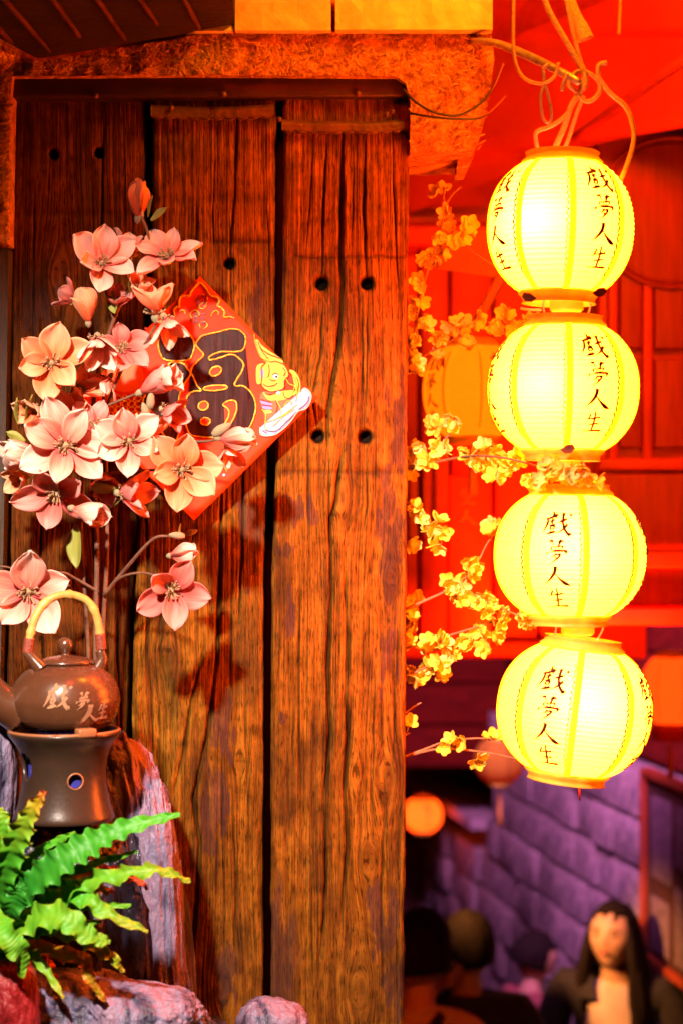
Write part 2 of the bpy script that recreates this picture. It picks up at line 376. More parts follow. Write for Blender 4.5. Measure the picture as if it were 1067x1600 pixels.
pc = plank(shutter, [(120, 443), (560, 440), (700, 431), (900, 424), (1600, 423), (2400, 423)], [(120, 639), (700, 636), (1600, 631), (2400, 629)], 150, 2395,
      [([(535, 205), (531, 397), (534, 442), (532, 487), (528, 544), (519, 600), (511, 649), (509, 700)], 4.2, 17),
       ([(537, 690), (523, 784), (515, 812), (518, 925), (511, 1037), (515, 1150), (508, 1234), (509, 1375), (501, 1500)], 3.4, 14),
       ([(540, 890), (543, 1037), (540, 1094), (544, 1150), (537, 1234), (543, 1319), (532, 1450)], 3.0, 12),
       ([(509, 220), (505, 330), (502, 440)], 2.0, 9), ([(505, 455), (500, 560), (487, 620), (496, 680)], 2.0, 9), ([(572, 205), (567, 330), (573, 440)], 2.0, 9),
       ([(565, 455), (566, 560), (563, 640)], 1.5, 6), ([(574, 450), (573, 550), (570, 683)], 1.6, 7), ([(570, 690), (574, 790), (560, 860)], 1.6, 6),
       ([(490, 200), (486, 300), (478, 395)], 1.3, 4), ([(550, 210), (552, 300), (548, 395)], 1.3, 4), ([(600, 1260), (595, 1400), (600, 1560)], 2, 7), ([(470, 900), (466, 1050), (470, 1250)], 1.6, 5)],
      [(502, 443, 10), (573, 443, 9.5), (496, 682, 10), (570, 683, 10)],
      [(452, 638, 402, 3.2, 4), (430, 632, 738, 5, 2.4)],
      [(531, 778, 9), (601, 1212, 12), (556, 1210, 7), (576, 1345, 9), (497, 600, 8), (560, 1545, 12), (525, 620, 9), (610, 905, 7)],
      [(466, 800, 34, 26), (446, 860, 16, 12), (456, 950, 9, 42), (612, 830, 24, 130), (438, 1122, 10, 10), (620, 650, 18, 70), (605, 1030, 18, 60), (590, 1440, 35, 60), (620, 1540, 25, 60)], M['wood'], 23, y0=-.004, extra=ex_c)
tag(pc, 'rightmost plank with four bored holes')
# backing behind the gaps, tin cap and scalloped straps
wobj('backing_board', *bbox((-.215, .107, 1.15), (.60, .03, 2.28), .002), M['wood_dark'], shutter)
V, F = bbox((-.2035, .02, 2.2615), (.622, .09, .036), .004); wobj('cap_strip', V, F, M['cap_metal'], shutter)
for (bu, bv) in ((560, 147), (150, 150), (350, 148)):
    b = P(bu, bv, -.027); V, F = lathe([(0, 0), (.005, 0), (.005, .002), (.003, .004), (0, .0045)], 10); V, F = xf((V, F), Matrix.Translation(b) @ Matrix.Rotation(R(90), 4, 'X')); wobj('bolt', V, F, M['strap'], shutter)
def strap(u0, u1, va, vb, y):
    n = 90; V = []; F = []
    for i in range(n + 1):
        t = i / n; u = u0 + (u1 - u0) * t; sag = 3 * math.sin(t * 3.1) + 1.5 * fbm(np.array([t * 4]), np.array([u0]), 5, 2)[0]
        sc = 3.2 * abs(math.sin(t * (u1 - u0) / 6.0))
        xs = [(va + sag, 0), ((va + vb) / 2 + sag, -.0025), (vb - 3 + sag, -.001), (vb + sag + sc, -.0035), (vb + sag + sc, 0.004), (va + sag, .004)]
        for v, dy in xs:
            x, z = XZ(u, v); V.append((x, y + dy + .002 * math.sin(t * 5 + u0), z))
    m = 6
    for i in range(n):
        for k in range(m): F.append((i * m + k, i * m + (k + 1) % m, (i + 1) * m + (k + 1) % m, (i + 1) * m + k))
    F.append(tuple(range(m))); F.append(tuple(range(n * m + m - 1, n * m - 1, -1)))
    return wobj('iron_strap', V, F, M['strap'], shutter)
strap(238, 430, 166, 184, -.012); strap(441, 638, 190, 207, -.016); 
for u, v in ((604, 183), (612, 178), (437, 190), (270, 172)):
    x, z = XZ(u, v); V, F = lathe([(0, 0), (.0045, 0), (.004, .002), (0, .0032)], 10); V, F = xf((V, F), Matrix.Translation((x, -.018, z)) @ Matrix.Rotation(R(90), 4, 'X')); wobj('nail', V, F, M['strap'], shutter)

# ------------------------------------------------------------------ stucco wall around the shutter
def rough_slab(outline, y_front, y_back, seed, amp=.006, step=.006, f=55):
    """front face: grid clipped to polygon outline (world x,z), displaced"""
    pts = [Vector((a, b)) for a, b in outline]
    xs = [p.x for p in pts]; zs = [p.y for p in pts]
    bm = bmesh.new()
    # dense outline
    ring = []
    for i in range(len(pts)):
        a = pts[i]; b = pts[(i + 1) % len(pts)]; k = max(1, int((b - a).length / .012))
        for j in range(k): ring.append(a.lerp(b, j / k))
    top = [bm.verts.new((p.x, 0, p.y)) for p in ring]
    f_ = bm.faces.new(top)
    for x in np.arange(min(xs) + step, max(xs), step * 2.5):
        bmesh.ops.bisect_plane(bm, geom=bm.verts[:] + bm.edges[:] + bm.faces[:], plane_co=(x, 0, 0), plane_no=(1, 0, 0))
    for z in np.arange(min(zs) + step, max(zs), step * 2.5):
        bmesh.ops.bisect_plane(bm, geom=bm.verts[:] + bm.edges[:] + bm.faces[:], plane_co=(0, 0, z), plane_no=(0, 0, 1))
    ext = bmesh.ops.extrude_face_region(bm, geom=bm.faces[:])
    nv = [g for g in ext['geom'] if isinstance(g, bmesh.types.BMVert)]
    vs = set(nv)
    for v in bm.verts: v.co.y = y_front if v in vs else y_back
    arr = np.array([v.co[:] for v in bm.verts]); d = n3(arr, f, seed, 3)
    be = set(v for e in bm.edges if any(abs(f2.normal.y) < .3 for f2 in e.link_faces) for v in e.verts)
    for i, v in enumerate(bm.verts):
        if v in vs: v.co.y += d[i] * amp
        elif False: pass
    bmesh.ops.recalc_face_normals(bm, faces=bm.faces[:])
    V = [v.co.copy() for v in bm.verts]; bm.verts.index_update(); F = [[v.index for v in f2.verts] for f2 in bm.faces]; bm.free()
    return V, F
def pz(u, v, y): q = P(u, v, y); return (q.x, q.z)
wall = empty('stucco_wall', (-.2, .1, 0), 'straw flecked clay stucco wall above and beside the plank shutter', 'wall'); 
YF = -.045
ol = [pz(-60, 62, YF), pz(60, 96, YF), pz(365, 46, YF), pz(520, 50, YF), pz(766, 46, YF), pz(772, 90, YF), pz(764, 150, YF), pz(752, 205, YF), pz(738, 236, YF), pz(640, 238, YF), pz(641, 160, YF), pz(634, 130, YF), pz(618, 119, YF), pz(300, 117, YF), pz(20, 119, YF), pz(16, 160, YF), pz(12, 380, YF), pz(-60, 380, YF)]
V, F = rough_slab(ol, YF, .16, 5, .008, .006); wobj('clay_render', V, F, M['stucco'], wall, False)
ol = [(-.75, 2.01), pz(10, 385, YF), pz(5, 700, YF), pz(-4, 1100, YF), (-.57, .0), (-.75, 0)]
V, F = rough_slab(ol, -.02, .16, 9, .006, .016, 30); wobj('side_post', V, F, M['wood_dark2'], wall, False)
V, F = rough_slab([pz(716, 236, .02), pz(752, 206, .02), pz(742, 236, .02), pz(728, 268, .02), pz(712, 272, .02)], .02, .09, 4, .004, .004); wobj('render_tail', V, F, M['stucco'], wall, False)
# return of the wall beside the shutter, into the alley
wobj('wall_core', *bbox((-.33, .30, 1.9), (.84, .27, 1.2), .01), M['stucco'], wall)
wobj('wall_core', *bbox((-.28, .30, .65), (.74, .27, 1.29), .01), M['stucco'], wall)
# straw flecks: real slivers pressed in the clay
mb = MB(); rr = random.Random(3)
for i in range(1900):
    u = rr.uniform(62, 765) if i % 4 else rr.uniform(0, 14); v = rr.uniform(58, 234) if i % 4 else rr.uniform(120, 375)
    if i % 4:
        lim = 96 - (u - 60) * .165 if u < 365 else 52
        if v < lim + 3 or (u < 641 and v > 115) or u > 772 - (max(0, v - 120) * .2): continue
    p = P(u, v, YF - .003 - rr.random() * .004); a = rr.gauss(.15, .8); l = rr.uniform(.004, .014); t = rr.uniform(.0005, .0011)
    d = Vector((math.cos(a), rr.uniform(-.35, .35), math.sin(a))) * l / 2; n_ = Vector((-math.sin(a), 0, math.cos(a))) * t
    c_ = Vector((0, -t * 1.5, 0)) + Vector((0, 0, rr.uniform(-.002, .002)))
    mb.add([p - d - n_, p + d - n_, p + c_ + n_ * .2, p + d + n_, p - d + n_, p + c_ * .5 - n_ * .2], [(0, 1, 2), (1, 3, 2), (3, 4, 2), (4, 0, 2), (0, 5, 1), (5, 4, 3)])
tag(mb.obj('straw_flecks', M['straw'], wall, False), kind='stuff')
# dressed stone blocks on top
for i, (u0, u1) in enumerate(((200, 364), (368, 517), (524, 768))):
    a = P(u0, -60, -.06); b = P(u1, 49, -.06)
    V, F = rough_slab([(a.x, b.z), (b.x, b.z), (b.x + (.0), a.z), (a.x, a.z)], -.062 - .004 * i, .16, 20 + i, .004, .007, 70)
    wobj('stone_block', V, F, M['limestone'], wall, False)

# ------------------------------------------------------------------ dark ribbed awning upper left
aw = empty('ribbed_awning', P(60, 60, -.2), 'black ribbed metal awning jutting out at the top left above the shutter', 'awning')
A_ = P(60, 92, -.056); B_ = P(366, 40, -.056); C_ = P(360, -110, -.48); D_ = P(-500, -50, -.48); A2 = P(-60, 28, -.25)
up = Vector((0, 0, .02))
def rnd(poly, r, k=4):
    out = []
    for i, p in enumerate(poly):
        a = poly[i - 1]; b = poly[(i + 1) % len(poly)]
        s = p + (a - p).normalized() * r; e = p + (b - p).normalized() * r
        for j in range(k + 1):
            t = j / k; out.append(s * (1 - t) ** 2 + p * 2 * t * (1 - t) + e * t * t)
    return out
po = rnd([A_, B_, C_, D_, A2], .012); n = len(po)
wobj('panel', po + [q + up for q in po], [tuple(range(n)), tuple(range(2 * n - 1, n - 1, -1))] + [(i, i + n, (i + 1) % n + n, (i + 1) % n) for i in range(n)], M['black_metal'], aw, False)
M['rib'] = mat('rib_metal', (.25, .08, .05), (.12, .04, .03), .4, 30, .2, 80, metal=.6)
for (u0, v0, u1, v1) in ((15, 5, 78, 78), (85, 0, 125, 55), (155, 0, 196, 60), (222, 0, 246, 36), (290, 0, 312, 42), (-30, 10, 20, 66)):
    b = P(u1, v1, -.09); a = P(u0 - 35, v0 - 60, -.45)
    # project onto the panel plane
    nrm = (B_ - A_).cross(C_ - A_).normalized()
    def onp(p):
        o_ = cam_o.location; d = (p - o_); return o_ + d * ((A_ - o_).dot(nrm) / d.dot(nrm))
    a = onp(P(u0, v0, -.3)); b = onp(P(u1, v1, -.1)); a2 = a + (a - b) * 1.0
    s = Vector((0, 0, -.002)); V, F = tube([b + s, (a + b) / 2 + s, a + s, a2 + s], [.003, .0042, .0042, .0042], 8, 2)
    wobj('rib', V, F, M['rib'], aw)
# ------------------------------------------------------------------ brush characters (unit 0..100, y down)
CH = {
 'xi': [[(30,-2,4),(32,14,9)],[(6,27,4),(24,22,8),(44,10,9)],[(44,10,7),(38,24,3)],[(14,28,6),(12,48,7),(-2,78,2)],[(21,35,5),(37,30,7)],[(30,26,5),(27,44,7)],
        [(19,50,4),(38,46,7)],[(22,55,5),(25,66,5)],[(22,55,4),(36,52,6),(34,63,4)],[(25,64,4),(35,62,4)],[(25,69,6),(28,75,4)],[(36,67,5),(32,74,3)],[(12,82,3),(26,77,8),(44,73,4)],
        [(49,39,3),(60,33,8),(76,26,6)],[(62,3,9),(62,28,7),(65,50,7),(74,70,8),(88,86,10)],[(88,86,9),(89,73,2)],[(78,44,8),(66,62,7),(46,78,2)],[(82,8,6),(88,15,8)]],
 'meng':[[(16,8,5),(26,4,9),(34,4,5)],[(30,2,6),(36,24,3)],[(66,-2,10),(60,12,10),(54,28,3)],[(52,8,4),(78,4,8)],[(26,30,6),(28,44,5)],[(26,30,4),(50,28,5),(74,25,6),(68,40,4)],[(42,30,4),(43,41,4)],[(57,28,4),(55,40,4)],[(30,44,3),(66,41,5)],
         [(10,50,9),(5,62,3)],[(10,52,3),(50,47,5),(90,45,9),(82,58,4)],[(46,54,7),(38,66,5),(26,74,2)],[(42,62,4),(64,58,8),(52,76,7),(22,100,2)],[(42,68,4),(52,77,8)]],
 'ren': [[(44,-4,12),(42,18,11),(28,44,9),(4,70,2)],[(42,26,3),(62,50,8),(84,68,13),(102,74,2)]],
 'sheng':[[(26,10,9),(20,26,7),(8,44,2)],[(16,34,5),(44,30,7),(76,24,9)],[(46,-4,6),(48,40,9),(46,88,8)],[(22,60,5),(46,57,6),(72,53,8)],[(2,90,4),(40,87,6),(96,85,10)]],
 'hao': [[(24,0,5),(16,40,6),(34,70,5)],[(38,24,5),(26,60,5),(6,84,2)],[(4,36,4),(44,30,5)],[(54,12,5),(86,8,6),(70,32,4)],[(70,32,5),(74,60,6),(66,90,5),(56,82,2)],[(48,50,4),(100,46,6)]],
 'wang':[[(10,20,5),(10,82,5)],[(10,20,4),(34,18,5),(34,80,5)],[(10,50,4),(34,48,4)],[(10,80,4),(34,78,4)],[(48,18,4),(92,14,6)],[(52,50,4),(88,47,5)],[(44,84,5),(98,80,7)],[(70,16,5),(70,82,5)]],
}
def ribbon(st, k=1.0, seg=4):
    """returns list of (left, right) points along a stroke, y-down units"""
    p = [Vector((a, b, w)) for a, b, w in st]; q = smoothpts(p, seg) if len(p) > 2 else [p[0].lerp(p[-1], i / 5) for i in range(6)]
    out = []
    for i, c in enumerate(q):
        t = Vector((q[min(i + 1, len(q) - 1)] - q[max(i - 1, 0)])[:2])
        if t.length < 1e-6: t = Vector((1, 0))
        t.normalize(); nn = Vector((-t.y, t.x)) * max(c.z, .8) * .5 * k
        out.append((Vector((c.x, c.y)) + nn, Vector((c.x, c.y)) - nn))
    return out
def glyph(ch, fn, th=.0005, k=1.0, seg=4):
    """fn(a, b, h) -> world; a,b in units (b down)"""
    mb = MB()
    for st in CH[ch]:
        rb = ribbon(st, k, seg); V = []; F = []
        for l, r in rb: V += [fn(l.x, l.y, th), fn(r.x, r.y, th), fn(r.x, r.y, 0), fn(l.x, l.y, 0)]
        n = len(rb)
        for i in range(n - 1):
            for j in range(4): F.append((i * 4 + j, i * 4 + (j + 1) % 4, (i + 1) * 4 + (j + 1) % 4, (i + 1) * 4 + j))
        F += [(0, 1, 2, 3), ((n - 1) * 4 + 3, (n - 1) * 4 + 2, (n - 1) * 4 + 1, (n - 1) * 4)]
        mb.add(V, F)
    return mb

# ------------------------------------------------------------------ lanterns
def paper_mat(name, tcol, ecol, est):
    m = bpy.data.materials.new(name); m.use_nodes = True; N = m.node_tree.nodes; L = m.node_tree.links
    for n in list(N):
        if n.type != 'OUTPUT_MATERIAL': N.remove(n)
    out = N['Material Output']
    tr = N.new('ShaderNodeBsdfTranslucent'); tr.inputs[0].default_value = (*tcol, 1)
    df = N.new('ShaderNodeBsdfDiffuse'); df.inputs[0].default_value = (.8, .55, .07, 1)
    mx = N.new('ShaderNodeMixShader'); mx.inputs[0].default_value = .3; L.new(tr.outputs[0], mx.inputs[1]); L.new(df.outputs[0], mx.inputs[2])
    em = N.new('ShaderNodeEmission'); em.inputs[0].default_value = (*ecol, 1)
    tc = N.new('ShaderNodeTexCoord'); no = N.new('ShaderNodeTexNoise'); no.inputs['Scale'].default_value = 90; L.new(tc.outputs['Object'], no.inputs[0])
    mr = N.new('ShaderNodeMapRange'); mr.inputs['To Min'].default_value = est * .85; mr.inputs['To Max'].default_value = est * 1.15; L.new(no.outputs[0], mr.inputs[0]); L.new(mr.outputs[0], em.inputs[1])
    ad = N.new('ShaderNodeAddShader'); L.new(mx.outputs[0], ad.inputs[0]); L.new(em.outputs[0], ad.inputs[1]); L.new(ad.outputs[0], out.inputs['Surface'])
    return m
LC = (1.0, .105, .0008)
M['paper_lit'] = paper_mat('lit_yellow_paper', (.95, .85, .45), LC, 19)
M['stripe_lit'] = paper_mat('lit_yellow_stripe', (.8, .5, .04), LC, 17)
M['paper_dim'] = paper_mat('dim_orange_paper', (.9, .3, .02), (1, .21, .002), 1.0)
M['paper_small'] = paper_mat('small_orange_paper', (.9, .3, .02), (1, .07, .004), 3.2)
M['paper_right'] = paper_mat('orange_red_paper', (.9, .3, .02), (1, .07, .004), 1.3)
M['paper_red'] = paper_mat('dull_red_paper', (.35, .02, .01), (1, .01, .002), .14)
M['ink'] = mat('brown_ink', (.055, .006, .0), None, .9, transl=.25)
M['ink_dim'] = mat('dark_ink', (.10, .015, .004), None, .8)
M['collar'] = mat('collar_card', (.80, .62, .06), (.62, .40, .04), .55, 40, .3, 60, transl=.3)
M['cord'] = M['rope']

def lantern(name, c, rx, rz, rot, paper, stripe, label, cat, group, seams, texts, bulb=None, ribs=26, ncol=.47, detail=True, tassel=None, tall=1.0, chs=.0385, ink='ink', ztop=.70):
    e = empty(name, c, label, cat, group, rot=rot)
    n = 96 if detail else 48; zc = math.sqrt(1 - ncol ** 2)
    def rad(z):  # z normalised -1..1 within +-zc
        return rx * max(1 - abs(z) ** 2.25, 0.001) ** (1 / 2.1)
    prof = []; steps = ribs * 6
    for i in range(steps + 1):
        t = i / steps; z = -zc + 2 * zc * t; ph = (t * ribs) % 1.0
        sag = math.sin(ph * math.pi)                           # paper bows in between hoops
        prof.append((rad(z) - .0017 * sag * (1 if detail else .6), z * rz))
    V, F = lathe(prof, n)
    V = np.array(V); a = np.arctan2(V[:, 1], V[:, 0]); rr_ = np.hypot(V[:, 0], V[:, 1])
    k = 1 + .008 * fbm(a * 3 + 5, V[:, 2] * 30, int(c[0] * 977) % 50, 2)
    V[:, 0] *= k; V[:, 1] *= k
    sh = obj('paper_shade', mesh('paper_shade', V, np.array(F), paper), e)
    def srf(lon, z, h):
        r_ = rad(z / rz) + h; return Vector((r_ * math.sin(lon), -r_ * math.cos(lon), z))
    for ln in seams:
        Vs = []; Fs = []; m = 50; w_ = .0045 / rx
        for i in range(m + 1):
            z = (-zc + 2 * zc * i / m) * rz * .985
            wz = w_ * rx / max(rad(z / rz), .02)
            for dx, h in ((-wz, .0003), (-wz, .0014), (wz, .0014), (wz, .0003)): Vs.append(srf(R(ln) + dx, z, h))
        for i in range(m):
            for j in range(4): Fs.append((i * 4 + j, i * 4 + (j + 1) % 4, (i + 1) * 4 + (j + 1) % 4, (i + 1) * 4 + j))
        obj('seam_stripe', mesh('seam_stripe', Vs, Fs, stripe), e)
        Vs = []; Fs = []; m = 60
        for i in range(m + 1):
            z = (-.72 + 1.44 * i / m) * rz; wz = .0009 / rx * (1 + .6 * math.sin(i * 2.1 + ln)); off = R(ln) - .0075 / rx + .0015 / rx * math.sin(i * 1.7)
            for dx, h in ((-wz, .0004), (-wz, .002), (wz, .002), (wz, .0004)): Vs.append(srf(off + dx, z, h))
        for i in range(m):
            for j in range(4): Fs.append((i * 4 + j, i * 4 + (j + 1) % 4, (i + 1) * 4 + (j + 1) % 4, (i + 1) * 4 + j))
        obj('seam_thread', mesh('seam_thread', Vs, Fs, M[ink]), e)
    for ln in texts:
        sizes = [rz * .385, rz * .34, rz * .34, rz * .29]; z = rz * ztop
        mb = MB()
        for ch, s_ in zip(('xi', 'meng', 'ren', 'sheng'), sizes):
            sc = s_ / 100; z0 = z; wsc = {'xi': 1.12, 'meng': .98, 'ren': 1.08, 'sheng': 1.0}[ch]
            q = glyph(ch, lambda a, b, h: srf(R(ln) + (a - 46) * sc * wsc / rad(max(-zc, min(zc, (z0 - b * sc) / rz))), z0 - b * sc, .0012 + h), .0006, 1.25)
            mb.add(q.V, q.F); z -= s_ * {'xi': 1.02, 'meng': 1.12, 'ren': .88, 'sheng': 1}[ch]
        obj('lettering', mesh('lettering', mb.V, mb.F, M[ink], False), e)
    # collars
    rc = rad(zc)
    for s in (1, -1):
        z0 = zc * rz; hgt = .011 * rz / .095
        pr = [(rc * 1.06, z0 - .004), (rc * 1.09, z0 + .001), (rc * .985, z0 + .006), (rc * .96, z0 + hgt), (rc * 1.0, z0 + hgt + .002), (rc * .93, z0 + hgt + .002), (rc * .91, z0 + .002), (rc * .98, z0 - .004)]
        V, F = lathe([(r_, z * s) for r_, z in pr], 56, close=True)
        obj('collar', mesh('collar', V, F, M['collar']), e)
    if bulb:
        (bp, en, col) = bulb
        lo = lamp('bulb', 'POINT', bp, en, col, radius=.022); lo.parent = e
    if tassel:
        V, F = tube([(0, 0, -zc * rz), (0, 0, -zc * rz - .03)], .0012, 6, 1)
        zt = -zc * rz - .03
        V2, F2 = lathe([(0, zt + .01), (.006, zt + .006), (.006, zt - .005), (.004, zt - .008), (.009, zt - tassel * .6), (.010, zt - tassel), (0, zt - tassel)], 14)
        V2 = [(x * (1 + .25 * math.sin(5 * math.atan2(y, x))), y * (1 + .25 * math.sin(5 * math.atan2(y, x))), z) for x, y, z in V2]
        obj('tassel', mesh('tassel', *join((V, F), (V2, F2)), M['tassel']), e)
    return e
M['tassel'] = mat('tassel_thread', (.55, .30, .05), (.4, .15, .03), .8, 50, .4, 200, stretch=(1, 1, .1))
M['tassel_red'] = mat('red_thread', (.6, .05, .02), (.4, .03, .02), .8, 50, .4, 200, stretch=(1, 1, .1))

LY = -.26
lant = [ # u, v, rx px, rz px, roll deg, yaw seam, texts, bulb offset
  (875, 354, 116, 118, 1.5, [-85, -40, 3, 48, 93, 180], [28, -66], (-.030, -.056, 0.0), 'topmost lit yellow paper lantern of the string of four, hanging from the hook', 2.0),
  (880, 604, 119, 113, 1.0, [-92, -46, -2, 42, 88, 180], [19, -82], (-.026, -.058, 0.0), 'second lit yellow lantern from the top, blossom sprig at its lower collar', 1.5),
  (890, 864, 121, 110, 1.0, [-83, -40, 5, 50, 95, 180], [-17, 72], (-.006, -.062, .01), 'third lit yellow lantern from the top, with brush writing left of centre', 1.5),
  (897, 1106, 122, 113, 7.0, [-92, -50, -7, 38, 83, 180], [-27, 62], (.002, -.062, .015), 'lowest lit yellow lantern of the string, tilted clockwise', 2.0)]
for i, (u, v, rx, rz, roll, seams, texts, bo, lab, en) in enumerate(lant):
    k = (3 + LY) / 3000 * .982; c = P(u, v + 3, LY)
    lantern('paper_lantern', c, rx * k, rz * k * 1.0, (0, R(roll), 0), M['paper_lit'], M['stripe_lit'], lab, 'paper lantern', 'string of four lit yellow lanterns', seams, texts,
            ztop=(.72, .70, .62, .62)[i], bulb=((bo[0], bo[1], bo[2]), .30 * en, (1, .75, .5)))
# butterfly tabs, ties and wire hoops between the lanterns
hs = empty('lantern_cord', P(885, 240, LY), 'pale cord and bent wire hook holding up the string of lanterns', 'cord')
def cordpart(name, pts, r, m='rope', par=hs, sub=6):
    V, F = tube(pts, r, 8, sub); return wobj(name, V, F, M[m], par)
q = lambda u, v, y=LY: P(u, v, y)
cordpart('cord', [q(843, -30), q(856, 15), q(890, 75), q(908, 108), q(914, 130), q(903, 148), q(892, 165), q(880, 200), q(860, 244)], .0042)
cordpart('cord', [q(880, -20), q(892, 40), q(905, 92), q(912, 112), q(908, 135), q(899, 150), q(885, 178), q(862, 196), q(838, 206), q(837, 222), q(844, 250)], .0032)
cordpart('cord', [q(911, 150, -.22), q(900, 178, -.22), q(888, 215, -.22), q(878, 240, -.22)], .0032)
cordpart('wire_hook', [q(947, 98), q(935, 102), q(934, 118), q(940, 130), q(955, 148), q(975, 165), q(985, 185), q(990, 215), q(982, 250), q(972, 275), q(960, 300, -.22)], .0036)
cordpart('wire_tie', [q(802, -20), q(801, 60), q(804, 95), q(814, 118), q(830, 128), q(850, 130), q(866, 118), q(872, 98)], .0026)
cordpart('wire_link', [q(856, 100), q(848, 108), q(849, 130), q(844, 150), q(846, 178), q(851, 190), q(858, 192), q(861, 178), q(856, 150), q(850, 128), q(849, 112)], .0022, 'steel')
cordpart('wire_tie', [q(886, 115), q(880, 128), q(877, 142)], .003, 'steel')
cordpart('wire_tie', [q(926, 118), q(936, 130), q(935, 145), q(925, 156), q(914, 158), q(905, 150), q(896, 140), q(888, 132), q(894, 118), q(908, 110), q(926, 118)], .0034)
cordpart('rope_end', [q(880, -30, -.2), q(897, 20, -.2), q(908, 45, -.2), q(914, 62, -.2)], [.007, .008, .011, .013])
# steel bar from the wall
br = empty('steel_bar', P(745, 66, -.03), 'steel bracket bar running from the stucco wall to the lantern hook', 'bracket')
V, F = tube([P(735, 64, -.04), P(775, 68, -.1), P(830, 90, -.20), P(893, 122, -.26), P(904, 130, -.265)], [.006, .006, .0065, .006, .005], 10, 5); wobj('bar', V, F, M['steel'], br)
# couplings between lanterns (wire loops + light-coloured tie bands)
for (u, v, u2, v2) in ((885, 463, 884, 487), (876, 716, 884, 745), (905, 968, 899, 992)):
    for s in (-1, 1):
        cordpart('wire_loop', [q(u + s * 30, v - 6), q(u + s * 37, (v + v2) / 2), q(u2 + s * 33, v2 + 8)], .0015, 'steel', sub=4)
    V, F = lathe([(.020, -.012), (.024, -.008), (.024, .008), (.020, .012), (.012, .012), (.012, -.012)], 24, close=True)
    mid = q((u + u2) / 2, (v + v2) / 2); wobj('coupling_ring', *xf((V, F), Matrix.Translation(mid)), M['collar'], hs)
cordpart('loose_wire', [q(812, 482), q(828, 484), q(845, 484)], .0018)
for (u, v, s) in ((838, 466, -1), (924, 458, 1), (874, 703, 1)):
    V = []; F = []
    out = [(0, 0), (s * 10, -8), (s * 20, -9), (s * 24, -3), (s * 18, 5), (s * 8, 6)]
    V, F = poly_prism(out, lambda a, b, h: q(u + a, v + b, LY - .075 + h), .0015); wobj('paper_tab', V, F, M['strap'], hs, False)
V, F = tube([P(904, 1224, LY), P(905, 1250, LY)], .0012, 6, 1)
wobj('tail_thread', V, F, M['tassel_red'], hs)

# dimmer lanterns in the alley
lantern('paper_lantern', P(738, 612, 1.0), .104, .108, (0, 0, 0), M['paper_dim'], M['paper_dim'], 'dim orange paper lantern with a tassel, half hidden behind the second yellow lantern', 'paper lantern', None, [-80, -35, 10, 55], [32, -60], ribs=22, detail=False, tassel=.09, ink='ink_dim')
lantern('paper_lantern', P(660, 1273, 7.4), .105, .098, (0, 0, 0), M['paper_small'], M['paper_small'], 'small orange lantern far down the alley just right of the shutter', 'paper lantern', None, [-60, -10, 40], [12], ribs=14, detail=False, ink='ink_dim')
lantern('paper_lantern', P(780, 1188, 5.0), .105, .10, (0, 0, 0), M['paper_red'], M['paper_red'], 'dull red lantern in the shade under the plum twigs', 'paper lantern', None, [-40, 20], [], ribs=14, detail=False, tassel=.16)
lr = lantern('paper_lantern', P(1047, 1078, 3.3), .098, .125, (0, 0, 0), M['paper_right'], M['paper_right'], 'orange-red lantern with fringed base and tassel at the right edge', 'paper lantern', None, [-70, -30, 20], [], ribs=16, detail=False, tassel=.15)
V, F = lathe([(.050, -.107), (.054, -.112), (.058, -.165), (.05, -.165), (.048, -.112)], 60, close=True)
V = [(x * (1 + .06 * math.sin(20 * math.atan2(y, x))), y * (1 + .06 * math.sin(20 * math.atan2(y, x))), z) for x, y, z in V]
obj('fringe', mesh('fringe', V, F, M['tassel_red']), lr)
# ------------------------------------------------------------------ red diamond fortune sheet
M['red_card'] = mat('red_card', (.62, .045, .006), (.52, .036, .005), .55, 25, .12, 120, spec=.2)
M['maroon'] = mat('maroon_lacquer', (.028, .004, .003), (.06, .014, .012), .22, 40, .1, 60, stretch=(3, 1, .25), contrast=(.45, .75), spec=.6)
M['gold'] = mat('gold_foil', (.85, .52, .06), (.65, .33, .02), .32, 120, .5, 300, metal=.55)
M['yellow_p'] = mat('yellow_print', (.72, .50, .03), (.62, .36, .02), .5, 60)
M['green_p'] = mat('green_print', (.22, .45, .05), None, .5)
M['blue_p'] = mat('pale_blue_print', (.16, .30, .60), (.28, .42, .70), .5, 80)
M['mauve_p'] = mat('mauve_print', (.60, .22, .55), None, .5)
M['white_p'] = mat('white_print', (.8, .75, .7), None, .5)
M['orange_p'] = mat('orange_print', (.66, .10, .012), None, .5)
SC = P(306, 622, -.05)
sheet = empty('fortune_sheet', SC, 'red diamond paper with gold edged fortune character and small yellow dog, behind the magnolias', 'fortune sign')
def sf(u, v, h=0):  # point on sheet, slight warp
    du = (u - 306) / 190; dv = (v - 622) / 190
    y = -.046 - .010 * du * du + .004 * dv - .006 * max(0, du) * abs(dv) - h
    x, z = (u - 533.5) / 3000 * 2.95, 1.6 - (v - 800) / 3000 * 2.95
    return Vector((x, y, z))
n = 26; cor = [(313, 432), (497, 622), (303, 813), (116, 626)]
V = []; F = []
for i in range(n + 1):
    for j in range(n + 1):
        s, t = i / n, j / n
        u = (cor[0][0] * (1 - s) + cor[1][0] * s) * (1 - t) + (cor[3][0] * (1 - s) + cor[2][0] * s) * t
        v = (cor[0][1] * (1 - s) + cor[1][1] * s) * (1 - t) + (cor[3][1] * (1 - s) + cor[2][1] * s) * t
        V.append(sf(u, v))
nb = len(V); V += [p + Vector((0, .0016, 0)) for p in V]
m1 = n + 1
for i in range(n):
    for j in range(n):
        a = i * m1 + j; F.append((a, a + 1, a + m1 + 1, a + m1)); F.append((a + nb, a + m1 + nb, a + m1 + 1 + nb, a + 1 + nb))
